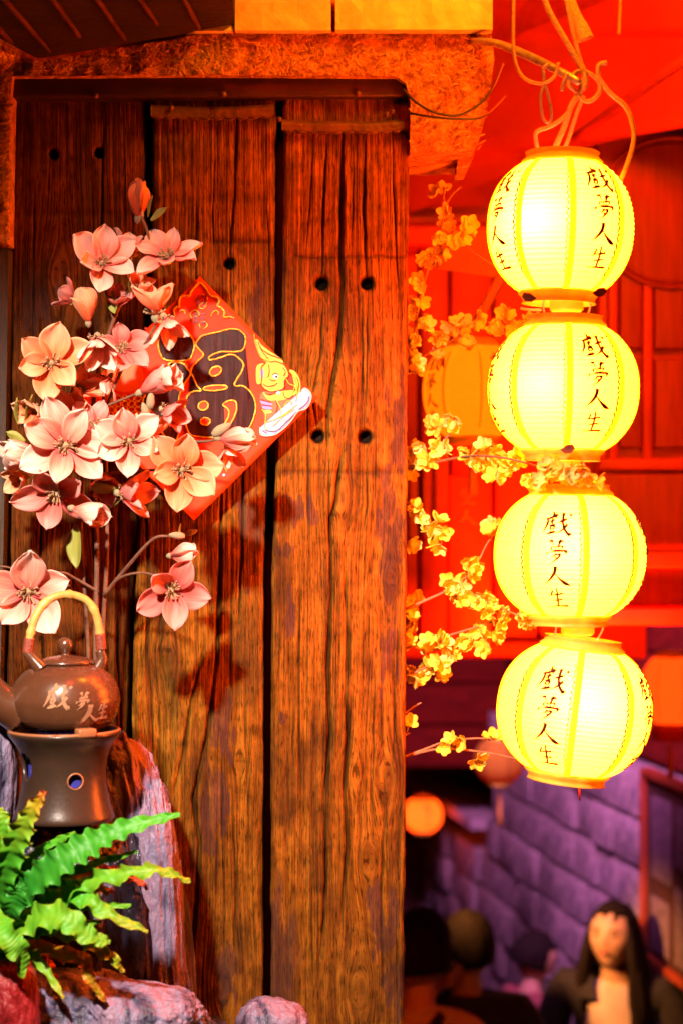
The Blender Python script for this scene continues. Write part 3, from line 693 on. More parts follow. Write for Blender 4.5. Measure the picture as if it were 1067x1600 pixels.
for i in range(n):
    for a, b in ((i * m1, (i + 1) * m1), ((i) * m1 + n, (i + 1) * m1 + n), (i, i + 1), (n * m1 + i, n * m1 + i + 1)): F.append((a, b, b + nb, a + nb))
wobj('paper', V, F, M['red_card'], sheet)
def c4(pts): return [(200 + x / 4.85, 500 + y / 4.85) for x, y in pts]
def dense(pts, closed=True, k=5):
    p = [Vector((a, b, 0)) for a, b in pts]
    if closed:
        q = smoothpts([p[-1]] + p + [p[0], p[1]], k); q = q[k:-k]
        return [(a.x, a.y) for a in q[:-1]]
    return [(a.x, a.y) for a in smoothpts(p, k)]
def fill(name, pts, m, h, k=4):
    d = dense(pts, True, k); bm = bmesh.new(); vs = [bm.verts.new(sf(u, v, h)) for u, v in d]
    f = bm.faces.new(vs); bmesh.ops.triangulate(bm, faces=[f]); bm.verts.index_update()
    V = [v.co.copy() for v in bm.verts]; F = [tuple(v.index for v in f.verts) for f in bm.faces]; bm.free()
    nb = len(V); V += [v + Vector((0, .0008, 0)) for v in V]; F += [(i, (i + 1) % nb, (i + 1) % nb + nb, i + nb) for i in range(nb)]
    return wobj(name, V, F, m, sheet, False)
def outline(pts, w, m, h, closed=True, k=5, jit=.25, mb=None):
    d = dense(pts, closed, k)
    if closed: d = d + [d[0]]
    V, F = tube([sf(u + random.uniform(-jit, jit), v + random.uniform(-jit, jit), h) for u, v in d], w * .00098 * .5, 6, 1)
    if mb is not None: mb.add(V, F)
    else: return wobj('gold_outline', V, F, m, sheet)
main = c4([(515,180),(560,122),(620,105),(700,88),(780,68),(845,78),(888,120),(892,180),(868,230),(815,240),(700,243),(622,275),(618,300),(655,300),(700,285),(780,262),(830,280),(875,330),(868,380),(838,430),(810,480),(820,500),(880,502),(940,560),(970,640),(960,720),(930,800),(880,860),(800,885),(680,890),(560,885),(480,870),(450,830),(430,740),(435,640),(455,570),(500,540),(555,535),(520,490),(490,420),(475,400),(490,350),(530,310),(575,265),(540,220)])
left1 = c4([(440,90),(490,140),(505,190),(490,260),(460,300),(380,310),(280,300),(250,260),(230,180),(250,110),(340,75)])
left2 = c4([(340,320),(420,330),(450,370),(475,410),(430,480),(390,580),(380,700),(385,830),(370,900),(330,920),(280,880),(240,830),(150,760),(110,640),(150,540),(240,480),(320,400),(310,340)])
for nm, o_ in (('character_stroke', main), ('character_stroke', left1), ('character_stroke', left2)):
    fill(nm, o_, M['maroon'], .0011)
gb = MB()
for o_ in (main, left1, left2): outline(o_, 2.9, M['gold'], .0019, mb=gb)
def ell(cx, cy, rx, ry, rot=0, n=14): return [(cx + rx * math.cos(a) * math.cos(rot) - ry * math.sin(a) * math.sin(rot), cy + rx * math.cos(a) * math.sin(rot) + ry * math.sin(a) * math.cos(rot)) for a in [2 * math.pi * i / n for i in range(n)]]
holes = [ell(665, 388, 47, 33, -.5), ell(665, 515, 92, 20, -.07), ell(572, 650, 38, 32, -.3), ell(587, 768, 38, 27, 0), [(720,640),(765,612),(818,618),(825,680),(800,750),(765,800),(735,790),(762,735),(768,690),(745,662)]]
for h_ in holes:
    fill('character_counter', c4(h_), M['red_card'], .0021, 2); outline(c4(h_), 2.7, M['gold'], .0027, mb=gb, k=3)
gb.obj('gold_outline', M['gold'], sheet)
gb = MB()
c6 = lambda pts: [(270 + x / 10.67, 430 + y / 10.67) for x, y in pts]
for pts, ww in (([(40,680),(20,580),(70,520),(110,520),(110,430),(150,350),(280,345),(310,270),(370,200),(450,125),(540,200),(600,300),(640,345),(740,370),(780,440),(750,510),(830,560),(870,640),(850,700),(930,700)], 4.0),
                ([(640,680),(660,630),(720,590),(770,620),(750,660)], 2.2), ([(120,610),(150,580),(210,600),(200,650)], 2.2), ([(330,720),(290,650),(370,580),(450,640),(400,690),(360,660)], 2.2), ([(470,330),(560,350),(580,430),(520,560),(440,520),(520,450)], 2.0),
                ([(460,880),(450,810),(530,770),(580,840),(510,900)], 2.0), ([(860,720),(940,690),(1040,720)], 2.2)):
    outline(c6(pts), ww, M['gold'], .001, False, mb=gb)
gb.obj('cloud_border', M['gold'], sheet)
M['redink'] = mat('dark_red_print', (.20, .012, .006), None, .4)
tb = MB()
for ch, (cx, cy_, s_) in (('hao', (302, 461, .20)), ('wang', (298, 487, .21))):
    g_ = glyph(ch, lambda a, b, h: sf(cx + a * s_ + 4, cy_ + b * s_, .0018 + h), .0006, 1.9); tb.add(g_.V, g_.F)
tb.obj('small_lettering', M['redink'], sheet, False)
# little dog riding a wave (right corner)
c7 = lambda pts: [(390 + x / 8.0, 500 + y / 8.0) for x, y in pts]
fill('hat', c7([(60,250),(110,250),(150,310),(240,380),(330,440),(400,490),(420,540),(330,540),(200,520),(140,460),(100,360)]), M['yellow_p'], .0010)
fill('hat_stripe', c7([(80,275),(110,280),(140,345),(110,330)]), M['green_p'], .0014, 3); fill('hat_stripe', c7([(195,370),(240,400),(270,450),(215,425)]), M['green_p'], .0014, 3); fill('hat_stripe', c7([(120,380),(150,385),(180,460),(140,430)]), M['green_p'], .0014, 3)
fill('ear', c7([(110,560),(180,545),(230,600),(240,700),(170,750),(130,800),(90,780),(85,620)]), M['yellow_p'], .0016)
fill('ear_lining', c7([(140,620),(170,615),(190,680),(180,730),(145,720)]), M['mauve_p'], .002, 3)
fill('head', c7([(200,540),(330,520),(430,560),(480,640),(490,700),(440,760),(430,850),(340,890),(240,890),(160,830),(150,770),(230,720)]), M['yellow_p'], .0020)
fill('eye', c7(ell(330, 708, 38, 32)), M['white_p'], .0026, 2); fill('eye_dot', c7(ell(338, 712, 15, 15)), M['maroon'], .003, 2)
fill('body', c7([(170,900),(330,890),(460,880),(560,900),(580,1000),(540,1100),(400,1190),(300,1220),(240,1380),(190,1330),(200,1220),(160,1100),(130,980)]), M['orange_p'], .0014)
fill('collar_band', c7([(170,900),(260,950),(350,900),(560,880),(570,940),(420,1000),(240,1000)]), M['yellow_p'], .0018); fill('bell', c7(ell(362, 912, 24, 24)), M['blue_p'], .0026, 2)
for k_ in range(3): fill('sleeve_band', c7([(140 + k_ * 20, 1010 + k_ * 60), (270, 1040 + k_ * 45), (275, 1070 + k_ * 45), (165 + k_ * 18, 1050 + k_ * 60)]), M[('mauve_p', 'mauve_p', 'green_p')[k_]], .0020, 3)
fill('tail', c7([(500,630),(560,640),(620,720),(640,830),(620,940),(590,930),(600,820),(570,720)]), M['yellow_p'], .0016)
fill('wave', c7([(140,1350),(170,1330),(230,1390),(320,1370),(430,1280),(560,1160),(690,1060),(720,980),(700,920),(650,900),(690,865),(760,920),(755,1010),(700,1100),(600,1140),(480,1290),(340,1410),(230,1440),(150,1420)]), M['blue_p'], .0022)
wb = MB()
outline(c7([(135,1340),(140,1430),(230,1450),(345,1420),(490,1300),(605,1150),(705,1110),(765,1015),(765,915),(690,855),(650,895)]), 1.6, M['white_p'], .003, False, mb=wb)
wb.obj('wave_edge', M['white_p'], sheet)
yb = MB()
for pts in ([(200,1280),(330,1240),(450,1170),(600,1060)], [(300,1330),(420,1210),(560,1120)], [(340,1010),(390,1100),(400,1180)], [(430,1080),(480,1020),(530,1030),(520,1060)], [(450,730),(500,800),(560,830),(550,900)], [(70,250),(100,360),(150,470),(250,520)], [(60,180),(70,250)], [(500,640),(570,740),(600,900),(580,1020)], [(160,1120),(210,1200),(190,1330),(230,1390)]):
    outline(c7(pts), 1.7, M['yellow_p'], .0032, False, mb=yb)
yb.obj('dog_outline', M['yellow_p'], sheet)
db = MB()
for pts in ([(200,540),(150,600),(160,700),(150,770),(160,830),(240,890),(340,890),(430,850),(440,760),(490,700),(480,640),(430,560),(330,520),(260,530)], [(240,560),(250,640),(230,720)], [(170,800),(230,830),(300,820),(350,790)], [(250,740),(290,760),(330,752)], [(290,690),(330,665),(370,690)], [(420,600),(450,650),(430,700)],
            [(140,990),(270,1030)], [(160,1060),(275,1075)], [(330,1000),(350,1080),(330,1160)], [(110,270),(150,360),(230,420),(330,460),(410,490)], [(130,340),(180,420),(230,480)], [(200,920),(260,930),(330,915)], [(420,900),(440,960),(500,980),(550,940)], [(590,720),(615,800),(605,900)]):
    outline(c7(pts), 1.1, M['redink'], .0036, False, mb=db)
for pts in ([(200,1380),(330,1390),(450,1290),(590,1150)], [(620,1120),(720,1040),(745,960)], [(160,1380),(220,1420)]): outline(c7(pts), 1.3, M['white_p'], .0036, False, mb=db)
db.obj('dog_lines', M['redink'], sheet)
# left corner figure and bottom corner trim
fill('head', [(170, 575), (190, 563), (212, 566), (224, 580), (222, 600), (205, 612), (182, 610), (168, 596)], M['orange_p'], .0014)
rb_ = MB()
for i in range(16):
    a = i * .7; cx, cy_ = 175 + 8 * (i % 5) * 1.3, 622 + 9 * (i // 5); outline(ell(cx, cy_, 5, 4, a, 8), 1.3, M['gold'], .0018, mb=rb_, k=2)
outline(ell(186, 586, 5, 5, 0, 10), 1.5, M['gold'], .002, mb=rb_, k=2)
for i in range(9): outline([(340 + i * 5, 742 - i * 6), (348 + i * 5, 728 - i * 6), (356 + i * 4, 738 - i * 6)], 1.6, M['gold'], .0012, False, mb=rb_)
rb_.obj('gold_scales', M['gold'], sheet)
for (u, v, m_) in ((222, 520, 'mauve_p'), (228, 513, 'mauve_p'), (219, 531, 'green_p'), (350, 742, 'blue_p'), (352, 728, 'mauve_p'), (216, 544, 'yellow_p')):
    fill('dot', ell(u, v, 2.2, 2.2, 0, 8), M[m_], .0014, 1)

# ------------------------------------------------------------------ magnolia spray
def petal_mat(name, base, mid, tip, tr=.38):
    m = bpy.data.materials.new(name); m.use_nodes = True; N = m.node_tree.nodes; L = m.node_tree.links
    b = N['Principled BSDF']; b.inputs['Roughness'].default_value = .55; b.inputs['Specular IOR Level'].default_value = .3
    b.inputs['Sheen Weight'].default_value = .15
    uv = N.new('ShaderNodeUVMap'); uv.uv_map = 'UVMap'; sx = N.new('ShaderNodeSeparateXYZ'); L.new(uv.outputs[0], sx.inputs[0])
    mp = N.new('ShaderNodeMapping'); mp.inputs['Scale'].default_value = (1.6, 26, 1); no = N.new('ShaderNodeTexNoise'); no.inputs['Scale'].default_value = 1; no.inputs['Detail'].default_value = 3
    L.new(uv.outputs[0], mp.inputs[0]); L.new(mp.outputs[0], no.inputs[0])
    ma = N.new('ShaderNodeMath'); ma.operation = 'MULTIPLY_ADD'; ma.inputs[1].default_value = .85; L.new(no.outputs[0], ma.inputs[0])
    m0 = N.new('ShaderNodeMath'); m0.operation = 'SUBTRACT'; m0.inputs[1].default_value = .42; L.new(sx.outputs[0], m0.inputs[0]); L.new(m0.outputs[0], ma.inputs[2])
    oi = N.new('ShaderNodeObjectInfo'); mr = N.new('ShaderNodeMapRange'); mr.inputs['To Min'].default_value = -.16; mr.inputs['To Max'].default_value = .16; L.new(oi.outputs['Random'], mr.inputs[0])
    m1_ = N.new('ShaderNodeMath'); L.new(ma.outputs[0], m1_.inputs[0]); L.new(mr.outputs[0], m1_.inputs[1])
    cr = N.new('ShaderNodeValToRGB'); e = cr.color_ramp.elements; e[0].position = .05; e[0].color = (*base, 1); e[1].position = .85; e[1].color = (*tip, 1); x = e.new(.4); x.color = (*mid, 1)
    L.new(m1_.outputs[0], cr.inputs[0]); L.new(cr.outputs[0], b.inputs['Base Color'])
    bp = N.new('ShaderNodeBump'); bp.inputs['Strength'].default_value = .35; bp.inputs['Distance'].default_value = .002; L.new(no.outputs[0], bp.inputs['Height']); L.new(bp.outputs[0], b.inputs['Normal'])
    t = N.new('ShaderNodeBsdfTranslucent'); L.new(cr.outputs[0], t.inputs[0]); mx = N.new('ShaderNodeMixShader'); mx.inputs[0].default_value = tr
    L.new(b.outputs[0], mx.inputs[1]); L.new(t.outputs[0], mx.inputs[2]); L.new(mx.outputs[0], N['Material Output'].inputs['Surface'])
    return m
M['petal'] = petal_mat('magnolia_petal', (.68, .09, .09), (.86, .30, .20), (.93, .66, .54))
M['petal_orange'] = petal_mat('peach_petal', (.74, .11, .03), (.87, .25, .08), (.93, .50, .28))
M['petal_red'] = petal_mat('coral_petal', (.55, .05, .06), (.72, .16, .12), (.80, .36, .30))
M['stamen'] = mat('stamen', (.10, .03, .015), (.55, .38, .18), .7, 300, contrast=(.4, .6))
M['stem'] = mat('brown_twig', (.085, .032, .018), (.17, .07, .03), .75, 40, .5, 200)
M['leafg'] = mat('sepal_green', (.22, .30, .05), (.38, .30, .05), .5, 30, .2, 120, transl=.25)
M['sepal'] = mat('furry_bud_scale', (.28, .24, .13), (.42, .32, .18), .85, 60, .6, 300)
def petal_me(kind, seed):
    r_ = random.Random(seed); nu, nv = 14, 12
    W = {'wide': .315, 'long': .27, 'bud': .40}[kind]; cup = {'wide': .20, 'long': .16, 'bud': .34}[kind]; bend = {'wide': .10, 'long': .08, 'bud': .42}[kind]
    bend *= r_.uniform(.7, 1.3); tipc = r_.uniform(-.10, .06) if kind != 'bud' else .1
    V = []; F = []; UV = []
    notch = r_.uniform(0, .05)
    for i in range(nu + 1):
        u = i / nu
        wd = W * (math.sin(math.pi * min(1, u * .93 + .05) ** 1.25) ** .75) * (1 if u < .97 else .55) + .035 * (1 - u)
        for j in range(nv + 1):
            v = -1 + 2 * j / nv
            x = u * (1 - notch * (1 - abs(v)) * u) - .05 * u * v * v; y = v * wd + .03 * math.sin(u * 3 + seed)
            z = cup * v * v * wd / W * .9 + bend * u * u - tipc * max(0, u - .7) ** 2 * 9 + .038 * math.sin(v * 5 + seed * 2 + u * 6) * u + .02 * math.sin(u * 9 + seed) + .012 * math.sin(v * 12 + seed) * u
            V.append((x, y, z)); UV.append((u, v * .5 + .5))
    nb = len(V)
    th = .005
    V += [(x, y, z - th) for x, y, z in V]; UV += UV
    m_ = nv + 1
    for i in range(nu):
        for j in range(nv):
            a = i * m_ + j; F.append((a, a + m_, a + m_ + 1, a + 1)); F.append((a + nb, a + 1 + nb, a + m_ + 1 + nb, a + m_ + nb))
    per = [j for j in range(m_)] + [i * m_ + nv for i in range(1, nu + 1)] + [nu * m_ + j for j in range(nv - 1, -1, -1)] + [i * m_ for i in range(nu - 1, 0, -1)]
    for i in range(len(per)): a, b = per[i], per[(i + 1) % len(per)]; F.append((a, b, b + nb, a + nb))
    return V, F, UV
PET = {}
for kd in ('wide', 'long', 'bud'):
    for mt in ('petal', 'petal_orange', 'petal_red'):
        PET[kd, mt] = []
        for s_ in range(4):
            V, F, UV = petal_me(kd, s_ + len(kd)); PET[kd, mt].append(mesh('petal', V, F, M[mt], True, uv=UV))
def stamen_me():
    rr = random.Random(2); vf = [lathe([(0, -.02), (.07, -.01), (.085, .06), (.05, .14), (0, .17)], 10)]
    for i in range(46):
        a = rr.uniform(0, 6.28); t = rr.random(); r0 = .05 + .05 * t; th = R(25 + 60 * t); l = rr.uniform(.10, .16)
        d = Vector((math.cos(a) * math.sin(th), math.sin(a) * math.sin(th), math.cos(th))); p = Vector((math.cos(a) * r0, math.sin(a) * r0, .03 + .08 * (1 - t)))
        vf.append(tube([p, p + d * l * .7, p + d * l * 1.25 + Vector((0, 0, .02))], [.010, .011, .020], 5, 2))
    return mesh('stamens', *join(*vf), M['stamen'])
ST = stamen_me()
def bud_me(m_):
    V, F = lathe([(0, 0), (.10, .03), (.17, .15), (.19, .3), (.15, .5), (.06, .66), (0, .7)], 14); return mesh('bud_scale', V, F, m_)
BUD = bud_me(M['sepal'])
mag = empty('magnolia_spray', P(150, 1130, -.16), 'spray of pink and peach magnolia blooms on brown twigs behind the teapot', 'magnolia branch')
def basis(ax):
    z = Vector(ax).normalized(); x = Vector((0, 0, 1)).cross(z)
    if x.length < .05: x = Vector((1, 0, 0))
    x.normalize(); y = z.cross(x); m_ = Matrix.Identity(4)
    for i, c in enumerate((x, y, z)):
        for r_ in range(3): m_[r_][i] = c[r_]
    return m_
def flower(u, v, y, rp, kind, ax, m_='petal', n=6, spin=0, seed=0, sep=True):
    """ax: (right, toward camera, up). rp px petal length"""
    r_ = random.Random(seed * 7 + int(u)); p = P(u, v, y); e = bpy.data.objects.new('flower', None); COL.objects.link(e); e.parent = mag; e.empty_display_size = .02
    s = rp * (3 + y) / 3000
    e.matrix_local = Matrix.Translation(p - ORG[mag.name]) @ basis((ax[0], -ax[1], ax[2])) @ Matrix.Rotation(R(spin), 4, 'Z') @ Matrix.Scale(s, 4)
    th0 = {'open': 81, 'semi': 42, 'cup': 24, 'bud': 7, 'wideopen': 86}[kind]
    kd = 'bud' if kind in ('bud', 'cup') else ('wide' if n <= 6 and kind != 'semi' else 'long')
    for k in range(n):
        inner = (k % 2 == 1)
        th = th0 + r_.uniform(-9, 9) - (12 if inner and kind in ('open', 'wideopen') else 0); ph = 360 / n * k + r_.uniform(-9, 9)
        if kind == 'bud': th = 4 + r_.uniform(-2, 3)
        sc = r_.uniform(.88, 1.08) * (.93 if inner else 1)
        mm = Matrix.Rotation(R(ph), 4, 'Z') @ Matrix.Translation((.03 if kind != 'bud' else .05, 0, .0)) @ Matrix.Rotation(R(th - 90), 4, 'Y') @ Matrix.Rotation(R(r_.uniform(-9, 9)), 4, 'X') @ Matrix.Diagonal((sc, sc * r_.uniform(.92, 1.12), sc, 1))
        if kind in ('bud', 'cup'): mm = Matrix.Rotation(R(ph), 4, 'Z') @ Matrix.Translation((.05, 0, 0)) @ Matrix.Rotation(R(th - 90 + 18), 4, 'Y') @ Matrix.Diagonal((sc, sc * .85, sc, 1))
        obj('petal', r_.choice(PET[kd, m_]), e, mm)
    if kind in ('open', 'semi', 'wideopen'): obj('stamens', ST, e)
    if sep: obj('bud_scale', BUD, e, Matrix.Rotation(R(180), 4, 'X') @ Matrix.Diagonal((.55, .55, .38, 1)) @ Matrix.Translation((0, 0, -.12)))
    return e
FL = [ # u v y r kind axis mat n spin
 (216, 338, -.13, 56, 'bud', (.05, .1, 1), 'petal_orange', 5, 10),
 (158, 412, -.16, 62, 'open', (.35, .75, .25), 'petal', 6, 20),
 (203, 402, -.12, 48, 'semi', (.1, .25, 1), 'petal', 5, 0),
 (262, 403, -.15, 60, 'open', (-.1, .55, .55), 'petal', 7, 25),
 (138, 502, -.17, 50, 'cup', (-.1, .25, .95), 'petal_orange', 5, 0),
 (120, 470, -.11, 40, 'semi', (-.8, .2, .5), 'petal_red', 4, 0),
 (153, 528, -.18, 58, 'semi', (.1, .6, -.7), 'petal', 5, 30),
 (243, 492, -.17, 66, 'semi', (-.05, .25, .95), 'petal_orange', 4, 50),
 (258, 497, -.18, 56, 'semi', (.45, .45, -.85), 'petal', 4, 20),
 (82, 568, -.20, 68, 'open', (.05, 1, .08), 'petal_orange', 6, 14),
 (222, 612, -.17, 58, 'cup', (.75, .25, .35), 'petal_red', 6, 0),
 (245, 598, -.19, 44, 'cup', (.85, .35, .30), 'petal', 5, 0),
 (172, 590, -.13, 46, 'semi', (-.3, .2, -.5), 'petal', 4, 0),
 (104, 697, -.22, 80, 'open', (.08, 1, .12), 'petal', 7, 8),
 (203, 690, -.22, 62, 'open', (.10, .95, .18), 'petal', 6, 33),
 (285, 735, -.22, 68, 'open', (.12, .9, .15), 'petal_orange', 6, 15),
 (89, 769, -.19, 70, 'open', (-.05, .75, -.45), 'petal_red', 5, 40),
 (188, 770, -.17, 62, 'semi', (.9, .35, -.05), 'petal_red', 5, 10),
 (116, 795, -.23, 54, 'cup', (.95, .3, -.25), 'petal', 5, 0),
 (345, 684, -.19, 58, 'bud', (.97, .3, -.05), 'petal', 5, 0),
 (66, 715, -.18, 66, 'cup', (-.9, .4, .1), 'petal', 6, 0),
 (118, 650, -.15, 50, 'semi', (-.2, .7, .5), 'petal_orange', 5, 0),
 (268, 868, -.17, 46, 'bud', (.8, .5, .15), 'petal', 5, 0),
 (268, 922, -.19, 68, 'open', (.15, .8, -.2), 'petal_red', 5, 66),
 (45, 925, -.20, 78, 'open', (.2, .95, .05), 'petal', 5, 20),
 (355, 700, -.16, 40, 'semi', (.3, .5, -.8), 'petal', 4, 0),
 (118, 610, -.14, 54, 'semi', (.5, .5, .3), 'petal_orange', 5, 20),
 (255, 640, -.15, 50, 'semi', (.6, .4, -.2), 'petal_red', 5, 0),
 (160, 745, -.15, 50, 'semi', (.2, .6, -.5), 'petal_red', 5, 0),
 (40, 745, -.14, 44, 'semi', (-.5, .5, -.2), 'petal_orange', 5, 0),
 (178, 478, -.13, 44, 'semi', (.3, .5, .6), 'petal_red', 5, 0),
 (190, 545, -.16, 50, 'open', (.4, .8, .2), 'petal_red', 5, 30),
 (215, 455, -.14, 40, 'semi', (.3, .6, .5), 'petal_orange', 5, 0),
 (60, 640, -.15, 46, 'semi', (-.4, .7, -.2), 'petal_orange', 5, 0),
 (150, 665, -.17, 48, 'open', (.0, .8, .5), 'petal_red', 5, 0),
 (232, 690, -.12, 60, 'semi', (.2, .4, .9), 'petal_orange', 4, 0),
]
fo = []
for i, f in enumerate(FL):
    fo.append(flower(*f[:9], seed=i))
tw = []
def twig(pts, r0, r1, y=None):
    pts = [P(a[0], a[1], a[2]) for a in pts]; n = len(pts)
    wobj('twig', *tube(pts, [r0 + (r1 - r0) * i / (n - 1) for i in range(n)], 7, 5), M['stem'], mag)
twig([(152, 1150, -.12), (150, 1000, -.12), (152, 850, -.12), (146, 700, -.13), (150, 600, -.13), (178, 500, -.13), (212, 430, -.13), (232, 375, -.13), (222, 340, -.13)], .0045, .0022)
twig([(160, 1140, -.11), (162, 980, -.11), (168, 860, -.12), (166, 700, -.12), (160, 600, -.12), (140, 520, -.14)], .004, .0018)
twig([(140, 1150, -.11), (138, 1000, -.11), (128, 850, -.12), (130, 760, -.13), (135, 640, -.13)], .0035, .002)
twig([(163, 930, -.12), (200, 885, -.14), (240, 842, -.16), (268, 838, -.16), (290, 834, -.16)], .0032, .0016)
twig([(166, 925, -.12), (190, 902, -.14), (225, 895, -.16), (255, 905, -.17)], .0024, .0016)
twig([(155, 925, -.12), (120, 905, -.13), (95, 895, -.15), (52, 912, -.17)], .0026, .0018)
twig([(110, 915, -.12), (70, 915, -.14), (20, 888, -.13), (-20, 885, -.13)], .0022, .0014)
twig([(150, 620, -.13), (120, 600, -.15), (92, 578, -.17)], .0026, .002); twig([(150, 700, -.13), (135, 705, -.15), (110, 700, -.18)], .0026, .002)
twig([(160, 640, -.13), (180, 665, -.15), (198, 686, -.18)], .0026, .002); twig([(165, 640, -.13), (200, 560, -.14), (225, 540, -.15), (245, 505, -.16)], .0024, .002)
twig([(170, 720, -.13), (230, 700, -.14), (280, 690, -.15), (320, 690, -.16), (345, 686, -.18)], .0026, .002); twig([(165, 740, -.13), (230, 735, -.15), (278, 735, -.18)], .0024, .002)
twig([(150, 800, -.12), (130, 795, -.16), (118, 795, -.2)], .0022, .0018); twig([(150, 810, -.12), (168, 785, -.14), (186, 771, -.16)], .0022, .0018); twig([(145, 820, -.12), (110, 795, -.14), (92, 775, -.16)], .0022, .0018)
twig([(178, 500, -.13), (165, 450, -.13), (160, 420, -.14)], .0022, .0018); twig([(205, 440, -.13), (235, 420, -.13), (258, 408, -.14)], .0022, .0018); twig([(152, 640, -.13), (190, 625, -.15), (222, 612, -.16)], .0022, .0018)
twig([(145, 710, -.13), (90, 660, -.13), (45, 672, -.14), (30, 650, -.14)], .0022, .0014)
def leafm():
    V, F, UV = petal_me('long', 3); V = [(x, y * .8, z * .5) for x, y, z in V]; return mesh('leaf', V, F, M['leafg'])
LM = leafm()
def mleaf(u, v, y, r, ax, spin=0):
    s = r * (3 + y) / 3000; a = Vector((ax[0], -ax[1], ax[2])).normalized(); m_ = a.to_track_quat('X', 'Z').to_matrix().to_4x4()
    obj('leaf', LM, mag, Matrix.Translation(P(u, v, y) - ORG[mag.name]) @ m_ @ Matrix.Rotation(R(spin), 4, 'X') @ Matrix.Scale(s, 4))
for a in ((236, 345, -.14, 34, (1, .2, .75), 60), (232, 340, -.14, 36, (.25, .2, 1), 60), (204, 462, -.15, 38, (.1, .4, 1), 80), (30, 665, -.16, 46, (.02, .3, 1), 80), (40, 660, -.16, 48, (.35, .3, 1), 40),
          (40, 690, -.17, 34, (-1, .3, .55), 70), (182, 765, -.17, 44, (-1, .3, .1), 70), (152, 812, -.15, 34, (.25, .3, 1), 70), (160, 800, -.15, 40, (.8, .2, .5), 40), (185, 775, -.15, 36, (.9, .2, .3), 40), (120, 820, -.14, 70, (.05, .1, -1), 60), (282, 838, -.17, 22, (.1, .3, 1), 60), (175, 455, -.14, 40, (.2, .3, -1), 60)): mleaf(*a)
for (u, v, y, r, ax) in ((332, 680, -.19, 44, (.85, .3, .5)), (222, 342, -.13, 20, (0, .1, 1)), (290, 838, -.17, 32, (-.9, .3, .1)), (235, 640, -.17, 36, (.1, .3, 1)), (232, 655, -.17, 34, (-.3, .3, 1)), (290, 835, -.16, 26, (.9, .3, .3)), (140, 812, -.15, 24, (-.3, .3, 1))):
    s = r * (3 + y) / 3000; obj('bud_scale', BUD, mag, Matrix.Translation(P(u, v, y) - ORG[mag.name]) @ basis((ax[0], -ax[1], ax[2])) @ Matrix.Diagonal((s, s, s * 1.2, 1)))

# ------------------------------------------------------------------ teapot and warmer
M['clay'] = mat('brown_glazed_clay', (.070, .024, .011), (.105, .038, .016), .26, 14, .12, 220, spec=.6, bdist=.001, coat=.15)
M['clay_dark'] = mat('dark_fired_clay', (.026, .014, .009), (.050, .024, .013), .30, 12, .15, 200, spec=.55, bdist=.001)
M['clay_rim'] = mat('warm_clay_rim', (.32, .12, .045), (.24, .085, .035), .4, 30)
M['bamboo'] = mat('bamboo', (.66, .42, .10), (.42, .22, .05), .42, 18, .3, 90, stretch=(1, 1, 1))
M['binding'] = mat('red_cane_binding', (.28, .05, .02), (.18, .03, .015), .5, 80, .5, 300)
M['incised'] = mat('bare_clay_lettering', (.36, .17, .085), (.28, .12, .055), .8, 60)
M['blue_in'] = mat('blue_glaze', (.03, .03, .22), (.05, .05, .35), .25, 20)
TY = -.33; tk = (3 + TY) / 3000
TC = P(103, 1092, TY)
pot = empty('teapot', P(103, 1146, TY), 'brown glazed teapot with bamboo hoop handle and brush characters, sitting on the clay warmer', 'teapot')
bp_ = [(0, -52), (40, -52), (62, -45), (78, -28), (84.5, -6), (84, 8), (78, 26), (66, 41), (50, 51), (41, 55), (38, 57), (0, 57)]
bp_ = [(a.x, a.y) for a in smoothpts([Vector((a, b, 0)) for a, b in bp_], 5)]
def potr(z): return float(np.interp(z, [-45, -28, -6, 8, 26, 41, 51], [62, 78, 84.5, 84, 78, 66, 50]))
V, F = lathe([(r_ * tk, z * tk) for r_, z in bp_], 72, tuple(TC)); wobj('pot_body', V, F, M['clay'], pot)
V, F = lathe([(0, 55 * tk), (44 * tk, 55 * tk), (45.5 * tk, 57 * tk), (44 * tk, 60 * tk), (30 * tk, 65 * tk), (12 * tk, 68 * tk), (6 * tk, 69 * tk), (6.5 * tk, 72 * tk), (10 * tk, 77 * tk), (12.5 * tk, 84 * tk), (10 * tk, 92 * tk), (5 * tk, 96 * tk), (0, 96.5 * tk)], 40, tuple(TC))
lid = wobj('lid', V, F, M['clay'], pot)
V, F = tube([P(28, 1108, TY - .01), P(4, 1096, TY - .02), P(-22, 1062, TY - .03), P(-48, 1022, TY - .04)], [.034, .025, .016, .012], 20, 6); wobj('spout', V, F, M['clay'], pot)
V, F = tube([P(34, 1106, TY - .01), P(28, 1104, TY - .012)], [.036, .0335], 24, 1); wobj('spout_joint', V, F, M['clay'], pot)
for (a, b, c_, y_) in (((66, 1046), (52, 1030), (41, 1018), -.03), ((152, 1046), (160, 1030), (156, 1016), .01)):
    V, F = tube([P(*a, TY + y_), P(*b, TY + y_), P(*c_, TY + y_)], [.0115, .008, .0065], 12, 5); wobj('handle_lug', V, F, M['clay_rim' if False else 'clay'], pot)
hp = [(44, 1020, -.03), (48, 992, -.03), (57, 962, -.028), (76, 938, -.022), (104, 929, -.012), (132, 936, -.002), (148, 954, .004), (156, 984, .008), (159, 1014, .01)]
hpt = smoothpts([P(a, b, TY + c) for a, b, c in hp], 6); nh = len(hpt); rad_ = []
for i in range(nh):
    t = i / (nh - 1); r_ = .0056
    for nd in (.14, .34, .52, .74, .9): r_ += .0017 * math.exp(-((t - nd) / .012) ** 2)
    rad_.append(r_)
V, F = tube(hpt, rad_, 14, 1); wobj('bamboo_handle', V, F, M['bamboo'], pot)
